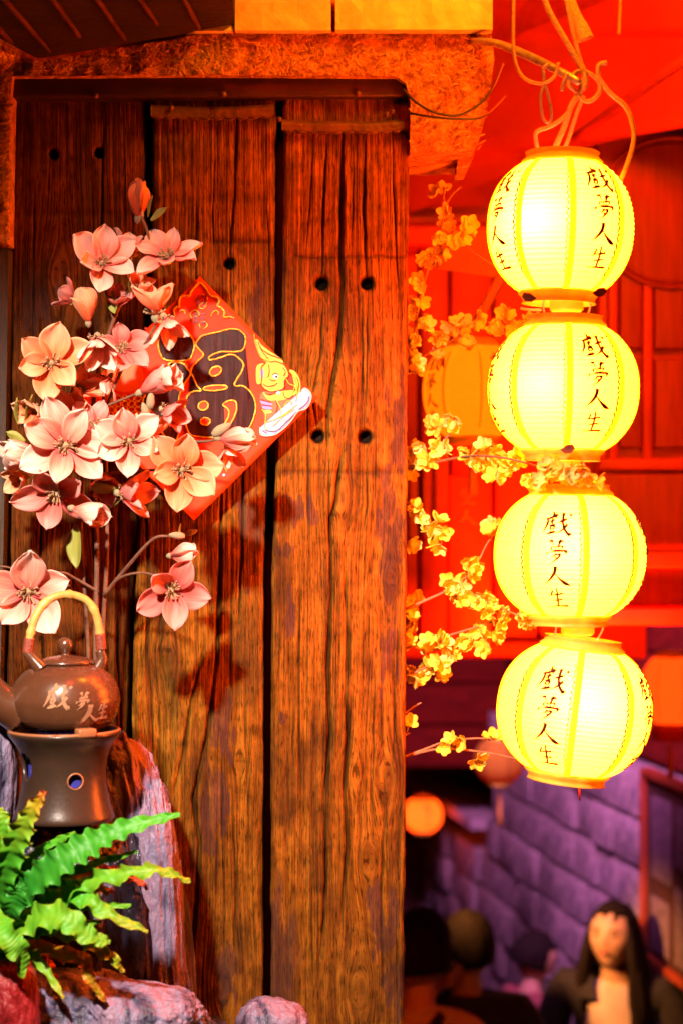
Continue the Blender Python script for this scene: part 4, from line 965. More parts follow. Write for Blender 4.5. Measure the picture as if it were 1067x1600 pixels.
for s_ in (0, 1):
    seg = hpt[:6] if s_ == 0 else hpt[-6:]
    rb2 = [.0070 + .0009 * (i % 2) for i in range(len(seg) * 3 - 2)]
    V, F = tube(smoothpts(seg, 3), rb2[:len(smoothpts(seg, 3))], 12, 1); wobj('cane_binding', V, F, M['binding'], pot)
def potf(u, v, h=0):
    dz = 1092 - v; rr = potr(dz) ; dx = u - 103; dx = max(-rr * .97, min(rr * .97, dx))
    y = -math.sqrt(rr * rr - dx * dx)
    return Vector((TC.x + dx * (1 + h / .08) * tk, TC.y + y * tk - h, TC.z + dz * tk))
tb = MB()
for ch, (u0, v0, sx, sy, kk) in (('xi', (87, 1062, .42, .44, 1.5)), ('meng', (133, 1075, .20, .27, 1.5)), ('ren', (131, 1096, .46, .46, 1.25)), ('sheng', (163, 1092, .15, .28, 1.5))):
    g_ = glyph(ch, lambda a, b, h: potf(u0 + a * sx + (b * -.06), v0 + b * sy, .0004 + h), .0007, kk, 5); tb.add(g_.V, g_.F)
tb.obj('lettering', M['incised'], pot, False)

warm = empty('clay_warmer', P(101, 1278, TY), 'flared dark clay warmer stand with round holes under the teapot', 'teapot warmer')
wc = P(101, 1142, TY)
def wz(v): return (1142 - v) * tk
outp = [(86, 1139), (88, 1144), (85, 1150), (76, 1162), (68, 1180), (65, 1205), (67, 1230), (72, 1255), (78, 1274), (76, 1280)]
inp = [(70, 1280), (72, 1272), (61, 1230), (59, 1205), (62, 1180), (70, 1160), (79, 1147), (82, 1140)]
def wlathe(prof, cc): return lathe([(r_ * tk, wz(v)) for r_, v in prof], 72, tuple(cc), close=True)
sm = lambda pr: [(a.x, a.y) for a in smoothpts([Vector((a, b, 0)) for a, b in pr], 4)]
V, F = wlathe(sm(outp) + sm(inp), wc); wo = wobj('warmer_body', V, F, M['clay_dark'], warm)
me = wo.data; me.materials.append(M['clay_rim'])
cut = []
for (u, v, r_, sx) in ((127, 1213, 11, 1), (47, 1192, 17, 1.25)):
    dx = u - 101; a = math.asin(max(-1, min(1, dx / 66)));
    V, F = lathe([(r_ * tk, -.05), (r_ * tk * .95, .05)], 24); n_ = 24; F = F + [tuple(range(23, -1, -1)), tuple(range(24, 48))]
    Mx = Matrix.Translation((wc.x + 66 * tk * math.sin(a), wc.y - 66 * tk * math.cos(a), wc.z + wz(v))) @ Matrix.Rotation(a, 4, 'Z') @ Matrix.Rotation(R(90), 4, 'X') @ Matrix.Diagonal((1, sx, 1, 1))
    c_ = obj('cutter', mesh('cutter', *xf((V, F), Mx), None)); cut.append(c_)
    mo = wo.modifiers.new('b', 'BOOLEAN'); mo.object = c_; mo.operation = 'DIFFERENCE'; mo.solver = 'EXACT'
bpy.context.view_layer.update()
nm = bpy.data.meshes.new_from_object(wo.evaluated_get(bpy.context.evaluated_depsgraph_get()))
wo.modifiers.clear(); wo.data = nm; nm.name = 'warmer_body'
for c_ in cut: bpy.data.objects.remove(c_)
V, F = lathe([(57 * tk, wz(1170)), (56 * tk, wz(1205)), (58 * tk, wz(1232)), (66 * tk, wz(1270)), (0, wz(1272))], 40, tuple(wc)); wobj('blue_lining', V, F, M['blue_in'], warm)
V, F = tube([wc + Vector((85 * tk * math.sin(a), -85 * tk * math.cos(a), wz(1141))) for a in [2 * math.pi * i / 48 for i in range(49)]], [.0026] * 49, 8, 1); wobj('rim_edge', V, F, M['clay_rim'], warm)
V, F = bbox(wc + Vector((42 * tk, -66 * tk, .004)), (.026, .02, .012), .003, Matrix.Rotation(R(28), 3, 'Z')); wobj('pot_rest', V, F, M['clay_rim'], warm)
V, F = lathe([((r_ + 3.2) * tk, z * tk) for r_, z in ((11, 0), (12, 1), (13, 0), (12, -1))], 26, close=True)
a = math.asin(26 / 66); 
wobj('hole_rim', *xf(lathe([(r_ * tk, z * tk) for r_, z in ((10.5, -1.5), (11.5, 1), (13.5, 0), (13, -2))], 26, close=True), Matrix.Translation((wc.x + 66 * tk * math.sin(a), wc.y - 66 * tk * math.cos(a), wc.z + wz(1213))) @ Matrix.Rotation(a, 4, 'Z') @ Matrix.Rotation(R(90), 4, 'X')), M['clay_rim'], warm)
# ------------------------------------------------------------------ rocks
def rock_mat(name, a, b, c, pinkpos=.58, rough=.45):
    m = mat(name, a, b, rough, 9, 1.0, 55, stretch=(1, 1, .45), dist=1.2, contrast=(.38, .62), bdist=.014, spec=.4)
    e = m.node_tree.nodes[m['ramp']].color_ramp.elements; x = e.new(pinkpos); x.color = (*b, 1); e[-1].position = .70; e[-1].color = (*c, 1)
    return m
M['rock'] = rock_mat('purple_slate', (.030, .024, .05), (.20, .17, .31), (.36, .15, .20))
M['rock_pink'] = rock_mat('pinkish_rock', (.035, .026, .055), (.17, .14, .23), (.30, .14, .18), .45)
M['rock_wet'] = rock_mat('wet_black_rock', (.006, .005, .008), (.020, .016, .028), (.07, .055, .09), .55, .2)
M['rock_red'] = rock_mat('dark_red_rock', (.20, .008, .010), (.34, .015, .015), (.42, .03, .03))
RV, RF = ico(6); RV4, RF4 = ico(5)
def rock(c, s, m_, label, seed, rot=(0, 0, 0), ridge=.10, lump=.22, big=True, name='rock', pwr=2.6):
    V = (RV if big else RV4).copy(); F = RF if big else RF4
    V = np.sign(V) * np.abs(V) ** (2 / pwr)  # boxier
    V /= (np.abs(V) ** pwr).sum(1, keepdims=True) ** (1 / pwr)
    p = V + seed * 3.1
    d = lump * n3(p, 1.1, seed, 3)
    # faceting
    fr = n3(p, 2.6, seed + 3, 2); d += .10 * np.round(fr * 3) / 3
    a = np.arctan2(V[:, 1], V[:, 0])
    rd = 1 - np.abs(fbm(a * 2.6 + 20 + V[:, 2] * .25, V[:, 2] * .5 + 3, seed + 7, 3)) * 2
    d += ridge * rd * (1 - np.abs(V[:, 2]) ** 3) + .05 * n3(p, 8, seed + 8, 3) + .022 * n3(p, 24, seed + 9, 3)
    V = V * (1 + d)[:, None] * np.array(s)
    Mr = np.array((Matrix.Rotation(rot[2], 3, 'Z') @ Matrix.Rotation(rot[1], 3, 'Y') @ Matrix.Rotation(rot[0], 3, 'X')))
    V = V @ Mr.T + np.array(c)
    o = wobj(name, V, F, m_, None, True); tag(o, label, 'rock'); return o
rock(P(218, 1430, -.15) , (.062, .075, .262), M['rock'], 'tall ridged purple and pink rock standing between the teapot warmer and the planks', 4, (0, R(-7), 0), .16, .13)
rock(P(254, 1480, -.20), (.030, .05, .235), M['rock_pink'], 'slim pink edged rock slab pressed against the right side of the tall rock', 6, (0, R(-3), 0), .18, .12)
rock(P(95, 1430, -.22) + Vector((0, .02, -.03)), (.125, .13, .185), M['rock_wet'], 'wet black rock ledge carrying the clay warmer', 9, (0, 0, 0), .16, .12)
rock(P(-2, 1225, -.28), (.030, .06, .105), M['rock_pink'], 'lilac rock at the left edge beside the warmer', 12, (0, R(4), 0), .06, .14, False)
rock(P(185, 1205, -.16), (.045, .04, .05), M['rock_pink'], 'small lilac rock behind the right side of the warmer', 14, (0, 0, 0), .06, .14, False)
rock(P(225, 1600, -.40), (.085, .07, .055), M['rock_pink'], 'pink streaked rock at the bottom beside the foot of the tall rock', 17, (0, R(8), 0), .08, .2)
rock(P(110, 1600, -.36), (.10, .08, .075), M['rock'], 'blue grey rock at the bottom left under the fern', 19, (0, 0, 0), .05, .14)
rock(P(428, 1606, -.20), (.052, .05, .042), M['rock_pink'], 'small mauve boulder alone at the foot of the planks', 22, (0, R(12), 0), .03, .16, False)
rock(P(22, 1575, -.48), (.034, .035, .062), M['rock_red'], 'dark red rock in the bottom left corner below the fern', 25, (0, 0, 0), .04, .15, False)
rock(P(150, 1690, -.25), (.22, .17, .11), M['rock_wet'], 'low wet boulder below the picture edge carrying the rockery', 31, (0, 0, 0), .05, .12, False)
V, F = bbox((-.33, -.27, .34), (.86, .50, .68), .02, None, .003, 4); pl = wobj('stone_planter', V, F, M['limestone'], None, False); tag(pl, 'pale stone planter under the rockery at the foot of the shutter', 'planter')

# ------------------------------------------------------------------ fern
def leaf_mat(name):
    m = bpy.data.materials.new(name); m.use_nodes = True; N = m.node_tree.nodes; L = m.node_tree.links
    b = N['Principled BSDF']; b.inputs['Roughness'].default_value = .48; b.inputs['Specular IOR Level'].default_value = .3
    at = N.new('ShaderNodeAttribute'); at.attribute_name = 'age'
    tc = N.new('ShaderNodeTexCoord'); no = N.new('ShaderNodeTexNoise'); no.inputs['Scale'].default_value = 38; no.inputs['Detail'].default_value = 4; L.new(tc.outputs['Object'], no.inputs[0])
    ma = N.new('ShaderNodeMath'); ma.operation = 'MULTIPLY_ADD'; ma.inputs[1].default_value = .32; L.new(no.outputs[0], ma.inputs[0]); L.new(at.outputs['Fac'], ma.inputs[2])
    cr = N.new('ShaderNodeValToRGB'); e = cr.color_ramp.elements; e[0].position = .18; e[0].color = (.015, .19, .015, 1); e[1].position = 1.0; e[1].color = (.45, .05, .012, 1)
    for p_, c in ((.48, (.07, .36, .015)), (.70, (.22, .38, .015)), (.86, (.45, .28, .012)), (.94, (.42, .10, .01))): x = e.new(p_); x.color = (*c, 1)
    L.new(ma.outputs[0], cr.inputs[0]); L.new(cr.outputs[0], b.inputs['Base Color'])
    t = N.new('ShaderNodeBsdfTranslucent'); L.new(cr.outputs[0], t.inputs[0]); mx = N.new('ShaderNodeMixShader'); mx.inputs[0].default_value = .25
    L.new(b.outputs[0], mx.inputs[1]); L.new(t.outputs[0], mx.inputs[2]); L.new(mx.outputs[0], N['Material Output'].inputs['Surface'])
    return m
M['frond'] = leaf_mat('fern_frond')
fern = empty('birds_nest_fern', P(-10, 1480, -.46), 'bright green bird nest fern with crinkled fronds turning yellow and red at the tips', 'fern')
def frond(pts, wmax, age0, age1, waves, amp, face=(0, -1, .3), seed=0, wp=.55):
    c = smoothpts([P(*p) for p in pts], 26); n = len(c); V = []; F = []; ag = []; m_ = 11
    rr = random.Random(seed); ph = [rr.uniform(0, 6), rr.uniform(0, 6)]
    for i, p in enumerate(c):
        s = i / (n - 1); t = (c[min(i + 1, n - 1)] - c[max(i - 1, 0)]).normalized(); f = Vector(face); sd = t.cross(f).normalized(); nn = sd.cross(t).normalized()
        if nn.y > 0: nn = -nn
        w_ = .86 * wmax * (math.sin(math.pi * min(1, s * .96 + .03) ** wp) ** .8) * (1 + .08 * math.sin(s * 31 + seed)) + .0015
        for j in range(m_):
            v = -1 + 2 * j / (m_ - 1); side = 0 if v < 0 else 1; e = abs(v)
            wv = math.sin(s * waves * 6.28 + ph[side]) * e ** 1.6
            wv2 = math.sin(s * waves * 12.9 + ph[1 - side] + 1) * e ** 3
            off = nn * (amp * wv * (w_ / wmax + .15) + amp * .35 * wv2 - .16 * w_ * (1 - e)) + sd * v * w_ * (1 + .20 * math.cos(s * waves * 6.28 + ph[side] + .5) * e)
            off += nn * (.0007 * math.sin(s * n * 1.15 + e * 5) * min(1, e * 3)); V.append(p + off + nn * (.0012 if j == m_ // 2 else 0)); ag.append(min(1, age0 + (age1 - age0) * s ** 1.5 + .22 * e ** 3 * rr.random() + .06 * (1 - e)))
    for i in range(n - 1):
        for j in range(m_ - 1): F.append((i * m_ + j, i * m_ + j + 1, (i + 1) * m_ + j + 1, (i + 1) * m_ + j))
    nb = len(V); V += [p + Vector((0, .0009, 0)) for p in V]; ag += ag
    F += [(a + nb, d + nb, c_ + nb, b + nb) for a, b, c_, d in F]
    wobj('frond', V, F, M['frond'], fern, True, attrs={'age': ag})
base = (-12, 1500, -.44)
frond([(-14, 1440, -.42), (4, 1380, -.46), (22, 1325, -.49), (44, 1278, -.51), (70, 1236, -.52)], .021, .1, .75, 9, .0055, (.2, -1, .2), 1, .75)
frond([(-20, 1480, -.42), (30, 1400, -.46), (85, 1352, -.5), (140, 1318, -.5), (200, 1292, -.5), (282, 1272, -.49)], .024, .0, .30, 13, .005, (0, -1, .5), 2, .62)
frond([(-14, 1500, -.42), (10, 1440, -.5), (28, 1400, -.52), (36, 1380, -.52)], .02, .0, .05, 4, .004, (.3, -1, .3), 3)
frond([(-10, 1500, -.42), (60, 1425, -.45), (120, 1385, -.48), (190, 1366, -.5), (250, 1360, -.5), (298, 1378, -.49)], .014, .2, .62, 8, .008, (0, -1, .7), 4, .6)
frond([(10, 1480, -.42), (80, 1412, -.46), (130, 1402, -.49), (170, 1428, -.5), (232, 1456, -.5)], .017, .15, .62, 6, .007, (.1, -1, .6), 5, .5)
frond([(-14, 1478, -.44), (40, 1440, -.50), (95, 1432, -.53), (140, 1462, -.53), (173, 1472, -.52)], .021, .34, .42, 7, .006, (.1, -1, .5), 6, .6)
frond([(-14, 1420, -.52), (2, 1452, -.55), (22, 1478, -.56), (36, 1492, -.55), (34, 1528, -.54)], .018, .32, .40, 3, .007, (.3, -1, .2), 7, .55)
frond([(60, 1450, -.42), (120, 1462, -.47), (152, 1482, -.5), (178, 1498, -.5), (193, 1520, -.49)], .010, .42, .6, 5, .005, (.1, -1, .4), 8, .6)
frond([(30, 1470, -.40), (90, 1488, -.45), (130, 1500, -.48), (142, 1530, -.48), (166, 1566, -.47)], .011, .62, .7, 5, .005, (.2, -1, .3), 9, .6)
frond([(40, 1440, -.40), (90, 1380, -.43), (140, 1365, -.46), (175, 1362, -.47), (205, 1366, -.47)], .012, .55, .95, 7, .008, (0, -1, .5), 10, .7)
frond([(40, 1440, -.40), (110, 1405, -.43), (150, 1390, -.46), (178, 1395, -.47)], .010, .35, .75, 5, .006, (0, -1, .5), 11, .7)
frond([(20, 1470, -.40), (70, 1500, -.42), (78, 1520, -.44), (90, 1532, -.44)], .008, .9, 1, 3, .004, (.2, -1, .3), 12)
frond([(-20, 1440, -.38), (-4, 1370, -.40), (6, 1300, -.42), (2, 1262, -.42)], .016, .1, .55, 5, .005, (.2, -1, .1), 13, .8)
frond([(-20, 1520, -.40), (20, 1470, -.40), (60, 1440, -.42), (80, 1420, -.42)], .018, .3, .6, 5, .006, (0, -1, .6), 14)
frond([(190, 1372, -.44), (215, 1375, -.46), (232, 1390, -.46)], .004, .8, .9, 3, .003, (0, -1, .6), 15)
frond([(20, 1478, -.38), (50, 1505, -.40), (30, 1530, -.40), (10, 1512, -.40)], .010, .8, 1, 3, .004, (0, -1, .6), 16)
for k_, (u1, v1, um, vm_, ag_) in enumerate(((118, 1300, 50, 1340, .2), (215, 1330, 110, 1365, .15), (205, 1415, 110, 1420, .25), (120, 1450, 60, 1445, .3), (100, 1560, 60, 1500, .5), (60, 1560, 34, 1520, .35), (8, 1560, -4, 1520, .3), (160, 1440, 90, 1450, .35))):
    frond([(-8, 1470, -.40), (um * .5 - 4, (vm_ + 1470) / 2, -.43), (um, vm_, -.46), (u1, v1, -.48)], .009, .05, ag_ + .15, 7, .004, (.1, -1, .4), 20 + k_, .7)
sp = [P(340, 1612, -.25), P(344, 1592, -.25), P(352, 1600, -.25)]
# ------------------------------------------------------------------ yellow plum branches
M['blossom'] = mat('yellow_silk_blossom', (.92, .80, .08), (.90, .62, .04), .6, 60, transl=.3)
M['blossom2'] = mat('cream_silk_blossom', (.92, .84, .28), (.90, .72, .12), .6, 60, transl=.3)
M['ptwig'] = mat('plum_twig', (.30, .14, .06), (.2, .08, .03), .7, 60, .3, 200)
def blossom_me(m_, seed):
    rr = random.Random(seed); vf = []
    for k in range(5):
        V, F, _ = [None, None, None]; V = []; F = []; nu, nv = 5, 4
        for i in range(nu + 1):
            u = i / nu; w_ = .42 * math.sin(math.pi * min(1, u * .9 + .06)) ** .6
            for j in range(nv + 1):
                v = -1 + 2 * j / nv; V.append(Vector((u, v * w_, .28 * u * u + .18 * v * v * w_ + .06 * math.sin(3 * v + k + seed))))
        nb = len(V); V += [p - Vector((0, 0, .03)) for p in V]
        for i in range(nu):
            for j in range(nv): a = i * (nv + 1) + j; F.append((a, a + nv + 1, a + nv + 2, a + 1)); F.append((a + nb, a + 1 + nb, a + nv + 2 + nb, a + nv + 1 + nb))
        vf.append(xf((V, F), Matrix.Rotation(R(72 * k + rr.uniform(-8, 8)), 4, 'Z') @ Matrix.Rotation(R(rr.uniform(-35, 0)), 4, 'Y')))
    vf.append(lathe([(0, 0), (.14, .02), (.12, .14), (0, .2)], 8))
    return mesh('blossom', *join(*vf), m_)
BL = [blossom_me(M['blossom' if i % 3 else 'blossom2'], i) for i in range(6)]
def plum(label, twigs, spots, seed, y0=.06):
    rr = random.Random(seed); p0 = P(*twigs[0][0][:2], twigs[0][0][2])
    e = empty('plum_branch', p0, label, 'blossom branch', 'yellow plum branches beside the shutter')
    for t in twigs:
        pts = [P(*a) for a in t]; wobj('twig', *tube(pts, [.0026 - .0014 * i / (len(pts) - 1) for i in range(len(pts))], 6, 4), M['ptwig'], e)
    for (u, v, y, n) in spots:
        for k in range(n + 1 + (n > 1)):
            uu = u + rr.uniform(-10, 10) * (k > 0); vv = v + rr.uniform(-8, 8) * (k > 0); yy = y + rr.uniform(-.02, .02)
            r_ = rr.uniform(13, 18) * (3 + yy) / 3000
            ax = Vector((rr.uniform(-.9, .9), -rr.uniform(.15, 1), rr.uniform(-.8, .8)))
            obj('blossom', rr.choice(BL), e, Matrix.Translation(P(uu, vv, yy) - ORG[e.name]) @ basis(ax) @ Matrix.Rotation(rr.uniform(0, 6), 4, 'Z') @ Matrix.Scale(r_, 4))
plum('tall plum branch climbing beside the top right edge of the shutter', [[(615, 640, .10), (640, 560, .08), (655, 470, .06), (672, 410, .05), (690, 350, .05), (693, 292, .05)], [(668, 415, .05), (700, 385, .05), (735, 345, .04)], [(690, 330, .05), (705, 305, .05), (720, 292, .05)]],
     [(692, 296, .05, 1), (697, 332, .05, 1), (693, 347, .05, 1), (733, 350, .04, 2), (716, 376, .05, 2), (688, 370, .05, 1), (682, 402, .05, 2), (662, 404, .05, 1), (650, 446, .06, 2), (657, 470, .06, 1), (643, 488, .07, 1), (690, 378, .05, 1)], 1)
plum('plum branch reaching toward the gap between the first and second lanterns', [[(610, 600, .10), (660, 558, .10), (710, 530, .12), (770, 508, .14), (830, 496, .14)], [(690, 540, .12), (715, 505, .12), (725, 495, .12)]],
     [(645, 535, .08, 2), (640, 560, .08, 2), (652, 578, .08, 1), (667, 508, .08, 2), (680, 526, .09, 2), (706, 508, .11, 2), (724, 505, .11, 1), (745, 500, .12, 2), (771, 515, .13, 2), (790, 497, .13, 2), (803, 512, .13, 2), (822, 500, .14, 2), (735, 535, .13, 2), (690, 560, .12, 1)], 2)
plum('thick plum branch crossing to the collar between the second and third lanterns', [[(610, 735, .06), (680, 722, .02), (740, 712, -.08), (800, 718, -.2), (870, 738, -.32), (920, 745, -.34)], [(660, 726, .03), (700, 680, .03), (705, 655, .03)]],
     [(650, 698, .05, 2), (662, 716, .03, 2), (692, 700, .02, 2), (645, 735, .05, 1), (733, 712, -.04, 3), (751, 728, -.06, 3), (762, 702, -.08, 3), (778, 715, -.1, 3), (792, 730, -.14, 3), (806, 712, -.16, 2), (822, 748, -.26, 2), (776, 745, -.12, 2), (848, 728, -.34, 3), (866, 738, -.35, 3), (888, 742, -.36, 4), (908, 738, -.36, 3), (922, 752, -.35, 2), (838, 750, -.33, 2), (860, 718, -.33, 1), (700, 660, .03, 2), (680, 668, .03, 2)], 3)
plum('short plum sprig sticking out beside the shutter level with the third lantern top', [[(610, 770, .06), (650, 795, .05), (672, 820, .05), (690, 850, .05)]],
     [(650, 795, .05, 2), (662, 806, .05, 1), (675, 822, .05, 2), (684, 838, .05, 2), (686, 854, .05, 1), (638, 848, .06, 1)], 4)
plum('plum branch angling up to the left side of the third lantern', [[(610, 962, .06), (660, 940, .05), (712, 915, .05), (742, 885, .04), (760, 850, .04), (785, 815, .04)], [(712, 915, .05), (770, 945, .05), (835, 972, .05)]],
     [(741, 880, .04, 2), (738, 892, .04, 1), (702, 908, .05, 3), (712, 922, .05, 3), (722, 936, .05, 2), (752, 938, .05, 3), (762, 950, .05, 2), (650, 932, .08, 2), (765, 828, .05, 2), (775, 820, .05, 1), (790, 965, .06, 2), (820, 966, .06, 3), (832, 970, .06, 2), (775, 955, .06, 1)], 5)
plum('plum branch reaching toward the collar above the lowest lantern', [[(610, 1020, .06), (660, 1005, .05), (710, 990, .05), (760, 975, .06), (800, 965, .08)], [(615, 1070, .06), (650, 1050, .05), (690, 1030, .05)]],
     [(638, 968, .06, 2), (642, 985, .06, 2), (638, 1002, .06, 1), (668, 1003, .05, 3), (688, 1000, .05, 3), (704, 1020, .05, 3), (690, 1040, .05, 2), (662, 1042, .05, 2), (640, 1052, .06, 2), (652, 1060, .06, 1), (728, 1002, .05, 3), (752, 1015, .05, 2), (778, 988, .07, 2), (745, 990, .07, 2), (690, 1052, .05, 1)], 6)
plum('thin nearly bare plum twig below the left side of the lowest lantern', [[(610, 1190, .05), (660, 1172, .05), (700, 1158, .05), (760, 1154, .05), (820, 1165, .05)], [(640, 1180, .05), (690, 1170, .05), (760, 1176, .05), (815, 1188, .05)], [(612, 1130, .06), (645, 1105, .06), (658, 1098, .06)], [(612, 1160, .06), (640, 1145, .06)]],
     [(712, 1157, .05, 2), (700, 1163, .05, 1), (762, 1155, .05, 1), (748, 1183, .05, 1), (640, 1128, .06, 1)], 7)
# ------------------------------------------------------------------ alley
M['paving'] = mat('street_stone', (.16, .13, .13), (.09, .07, .08), .6, 6, .5, 40)
M['block'] = mat('pale_alley_stone', (.58, .46, .50), (.20, .17, .22), .85, 5, 1, 26, bdist=.02)
M['mortar'] = mat('dark_mortar', (.20, .16, .18), None, .9)
M['dark_wood'] = mat('alley_timber', (.34, .05, .02), (.22, .03, .012), .5, 12, .3, 60, stretch=(6, 1, .6))
M['shade_wood'] = mat('red_wash_timber', (.16, .010, .006), (.09, .006, .004), .8, 8, .5, 40, stretch=(1, 1, 4), spec=.08)  # dark red colour stands in for the red wash above the stone wall
M['red_wood'] = mat('red_painted_wood', (.55, .07, .025), (.38, .045, .018), .45, 9, .3, 50)
M['orange_wood'] = mat('orange_board', (.62, .26, .06), (.5, .18, .04), .6, 9, .2, 50)
M['dark_plaster'] = mat('dark_plaster', (.06, .012, .008), (.035, .008, .006), .9, 5, .4, 30)
M['night_plaster'] = mat('navy_plaster', (.055, .05, .10), (.035, .035, .07), .9, 5, .3, 30)
M['canvas'] = mat('red_canvas', (.60, .09, .04), (.42, .05, .025), .7, 6, .3, 40)
M['paper_strip'] = mat('orange_paper_strip', (.75, .34, .12), (.6, .2, .07), .7, 20)
def st(o, lab=None): return tag(o, None, None, None, 'structure')
# street: landing by the shutter, stairs down, alley floor
st(wobj('ground', *bbox((0, -1.6, -.06), (15.0, 6.6, .12), .01), M['paving']))
flight = []
stz = MB()
o_ = st(wobj('street', *bbox((0, 9.3, -1.56), (15.0, 13.2, .10), .01), M['paving']))
steps = empty('stone_steps', (.9, 1.8, -1.5), 'dark stone steps leading down from the shutter to the alley', 'steps'); steps['kind'] = 'structure'
for i in range(9):
    wobj('step', *bbox((1.0, 1.55 + i * .16, -.16 * (i + 1) / 1.0 * .98 - .0 + (-.06)), (3.4, .20, .2), .008), M['paving'], steps)
# long stone wall on the right, courses receding to the left
wa = Vector((2.46 - .165 * 3.2, .2, 0)); dirw = Vector((-.165, 1, 0)).normalized()   # x = 2.46 - .165*(y+3)
ang = math.atan2(dirw.y, dirw.x)
def wp(s, z, off=0):  # s along y
    y = s; x = 2.46 - .165 * (y + 3) + off; return Vector((x, y, z))
sw = empty('stone_wall', wp(6, -1.5), 'violet lit wall of large squared stone blocks receding down the alley', 'stone wall')
rot = Matrix.Rotation(ang - R(90), 3, 'Z')
core_len = 6.4
wobj('wall_core', *box(wp(6.4, -.80) + Vector((.17, 0, 0)), (.26, 7.4, 1.46), rot), M['mortar'], sw)
wobj('wall_core', *box(wp(4.9, .255) + Vector((.17, 0, 0)), (.26, 4.1, .63), rot), M['mortar'], sw)
us_ = empty('wall_wash_boards', wp(4.9, .6), 'dark red boards added on the alley stone wall for the red wash', 'house')  # boards added so the red wash continues above the stone blocks
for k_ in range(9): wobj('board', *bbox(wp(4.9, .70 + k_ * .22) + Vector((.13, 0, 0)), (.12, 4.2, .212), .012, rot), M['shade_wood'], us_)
pr = empty('alley_wash_boards', (.2, 6.9, .3), 'dark red boards added across the alley behind the lowest lantern for the red wash', 'roof')  # boards added to carry the dark red wash across the alley
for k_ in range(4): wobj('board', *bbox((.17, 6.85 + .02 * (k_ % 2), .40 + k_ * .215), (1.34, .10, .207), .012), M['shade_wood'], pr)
rr = random.Random(5); bms = [mesh('block', *bbox((0, 0, 0), (1, 1, 1), .035, None, .012, s_), M['block'], True) for s_ in range(6)]
hb = .19; nbk = 0
for row in range(11):
    z = -1.5 + hb * (row + .5); ytop = 10.0 if z < -.12 else 6.95
    y = 2.9 + rr.uniform(0, .2)
    while y < ytop:
        l = rr.uniform(.26, .48)
        if y + l > ytop: l = ytop - y
        if l > .08 and nbk < 290:
            c = wp(y + l / 2, z) - Vector((.0, 0, 0)); mm = Matrix.Translation(c - ORG[sw.name] + Vector((rr.uniform(-.020, .012), 0, 0))) @ rot.to_4x4() @ Matrix.Diagonal((.14, l - .020, hb - .018, 1))
            obj('block', rr.choice(bms), sw, mm); nbk += 1
        y += l
V, F = box(wp(8.45, .0, .02), (.30, 3.0, .07), rot); wobj('coping', *bbox(wp(8.5, -.03, .03), (.34, 3.0, .06), .01, rot), M['block'], sw)
# posters / sign on the wall at right
sg = empty('notice_board', wp(3.75, .25, -.12), 'dark framed notice board on the stone wall at the right edge', 'notice board')
c = wp(3.75, .28, -.115)
wobj('board', *bbox(c, (.03, .92, .66), .006, rot), M['dark_plaster'], sg)
M['notice'] = mat('grey_notice', (.22, .15, .22), (.10, .06, .09), .6, 30)
for (dy, dz, sy, sz) in ((-.28, .14, .22, .30), (.0, .16, .24, .22), (.28, .12, .22, .30), (-.28, -.20, .24, .22), (.02, -.16, .22, .28), (.29, -.2, .2, .2)):
    cc = c + rot @ Vector((-.018, dy, dz)); wobj('panel', *bbox(cc, (.006, sy, sz), .002, rot), M['notice'], sg)
for s_ in (-1, 1): wobj('frame', *bbox(c + rot @ Vector((-.01, s_ * .47, 0)), (.05, .03, .72), .005, rot), M['dark_wood'], sg)
for s_ in (-1, 1): wobj('frame', *bbox(c + rot @ Vector((-.01, 0, s_ * .345)), (.05, .91, .03), .005, rot), M['dark_wood'], sg)
# far end and left side of the alley
fb = empty('far_house', (0, 11, -1.5), 'dark far house closing the alley with a shaded arched passage', 'house')
wobj('wall', *bbox((.2, 12.4, .9), (7, .3, 4.8), .02), M['night_plaster'], fb)
for (x, z) in ((-.3, .55), (.55, .6), (.1, -.5)):
    wobj('window', *bbox((x, 12.23, z), (.42, .05, .55), .01), M['dark_wood'], fb)
ls = empty('left_house', (-.3, 6, -1.5), 'dark house flank on the left of the alley behind the shutter', 'house')
wobj('wall', *bbox((-.75, 6.2, .6), (.8, 11.2, 4.2), .02), M['night_plaster'], ls)
# arched dark house over the low wall (middle of the view)
ah = empty('arched_house', P(740, 1240, 8), 'dark red plastered house with a round arched opening behind the plum twigs', 'house')
# wall with arch: opening centre u~760, v~1180 at y=6.9
def archwall(y, x0, x1, z0, z1, cx, zc_, r_, th, m_, par, nm='wall'):
    pts = [(cx - r_, z0)] + [(cx + r_ * math.cos(a), zc_ + r_ * math.sin(a)) for a in [math.pi - math.pi * i / 24 for i in range(25)]] + [(cx + r_, z0)]
    out = [(x0, z0)] + pts + [(x1, z0), (x1, z1), (x0, z1)]
    bm = bmesh.new(); vs = [bm.verts.new((a, y, b)) for a, b in out]; f = bm.faces.new(vs)
    ex = bmesh.ops.extrude_face_region(bm, geom=[f])
    for v in ex['geom']:
        if isinstance(v, bmesh.types.BMVert): v.co.y += th
    bmesh.ops.triangulate(bm, faces=bm.faces[:]); bmesh.ops.recalc_face_normals(bm, faces=bm.faces[:]); bm.verts.index_update()
    V = [v.co.copy() for v in bm.verts]; F = [[v.index for v in f.verts] for f in bm.faces]; bm.free()
    return wobj(nm, V, F, m_, par, False)
a0 = P(760, 1180, 7.6)
archwall(7.6, -.3, 1.55, -1.5, 2.6, a0.x - .05, a0.z - .1, .42, .3, M['dark_plaster'], ah)
wobj('passage_back', *bbox((.7, 8.6, .5), (2.6, .1, 4), .01), M['dark_plaster'], ah)
tv = MB()
for i in range(25):
    a = math.pi - math.pi * i / 24
arch = [Vector((a0.x - .05 + .44 * math.cos(a), 7.58, a0.z - .1 + .44 * math.sin(a))) for a in [math.pi - math.pi * i / 24 for i in range(25)]]
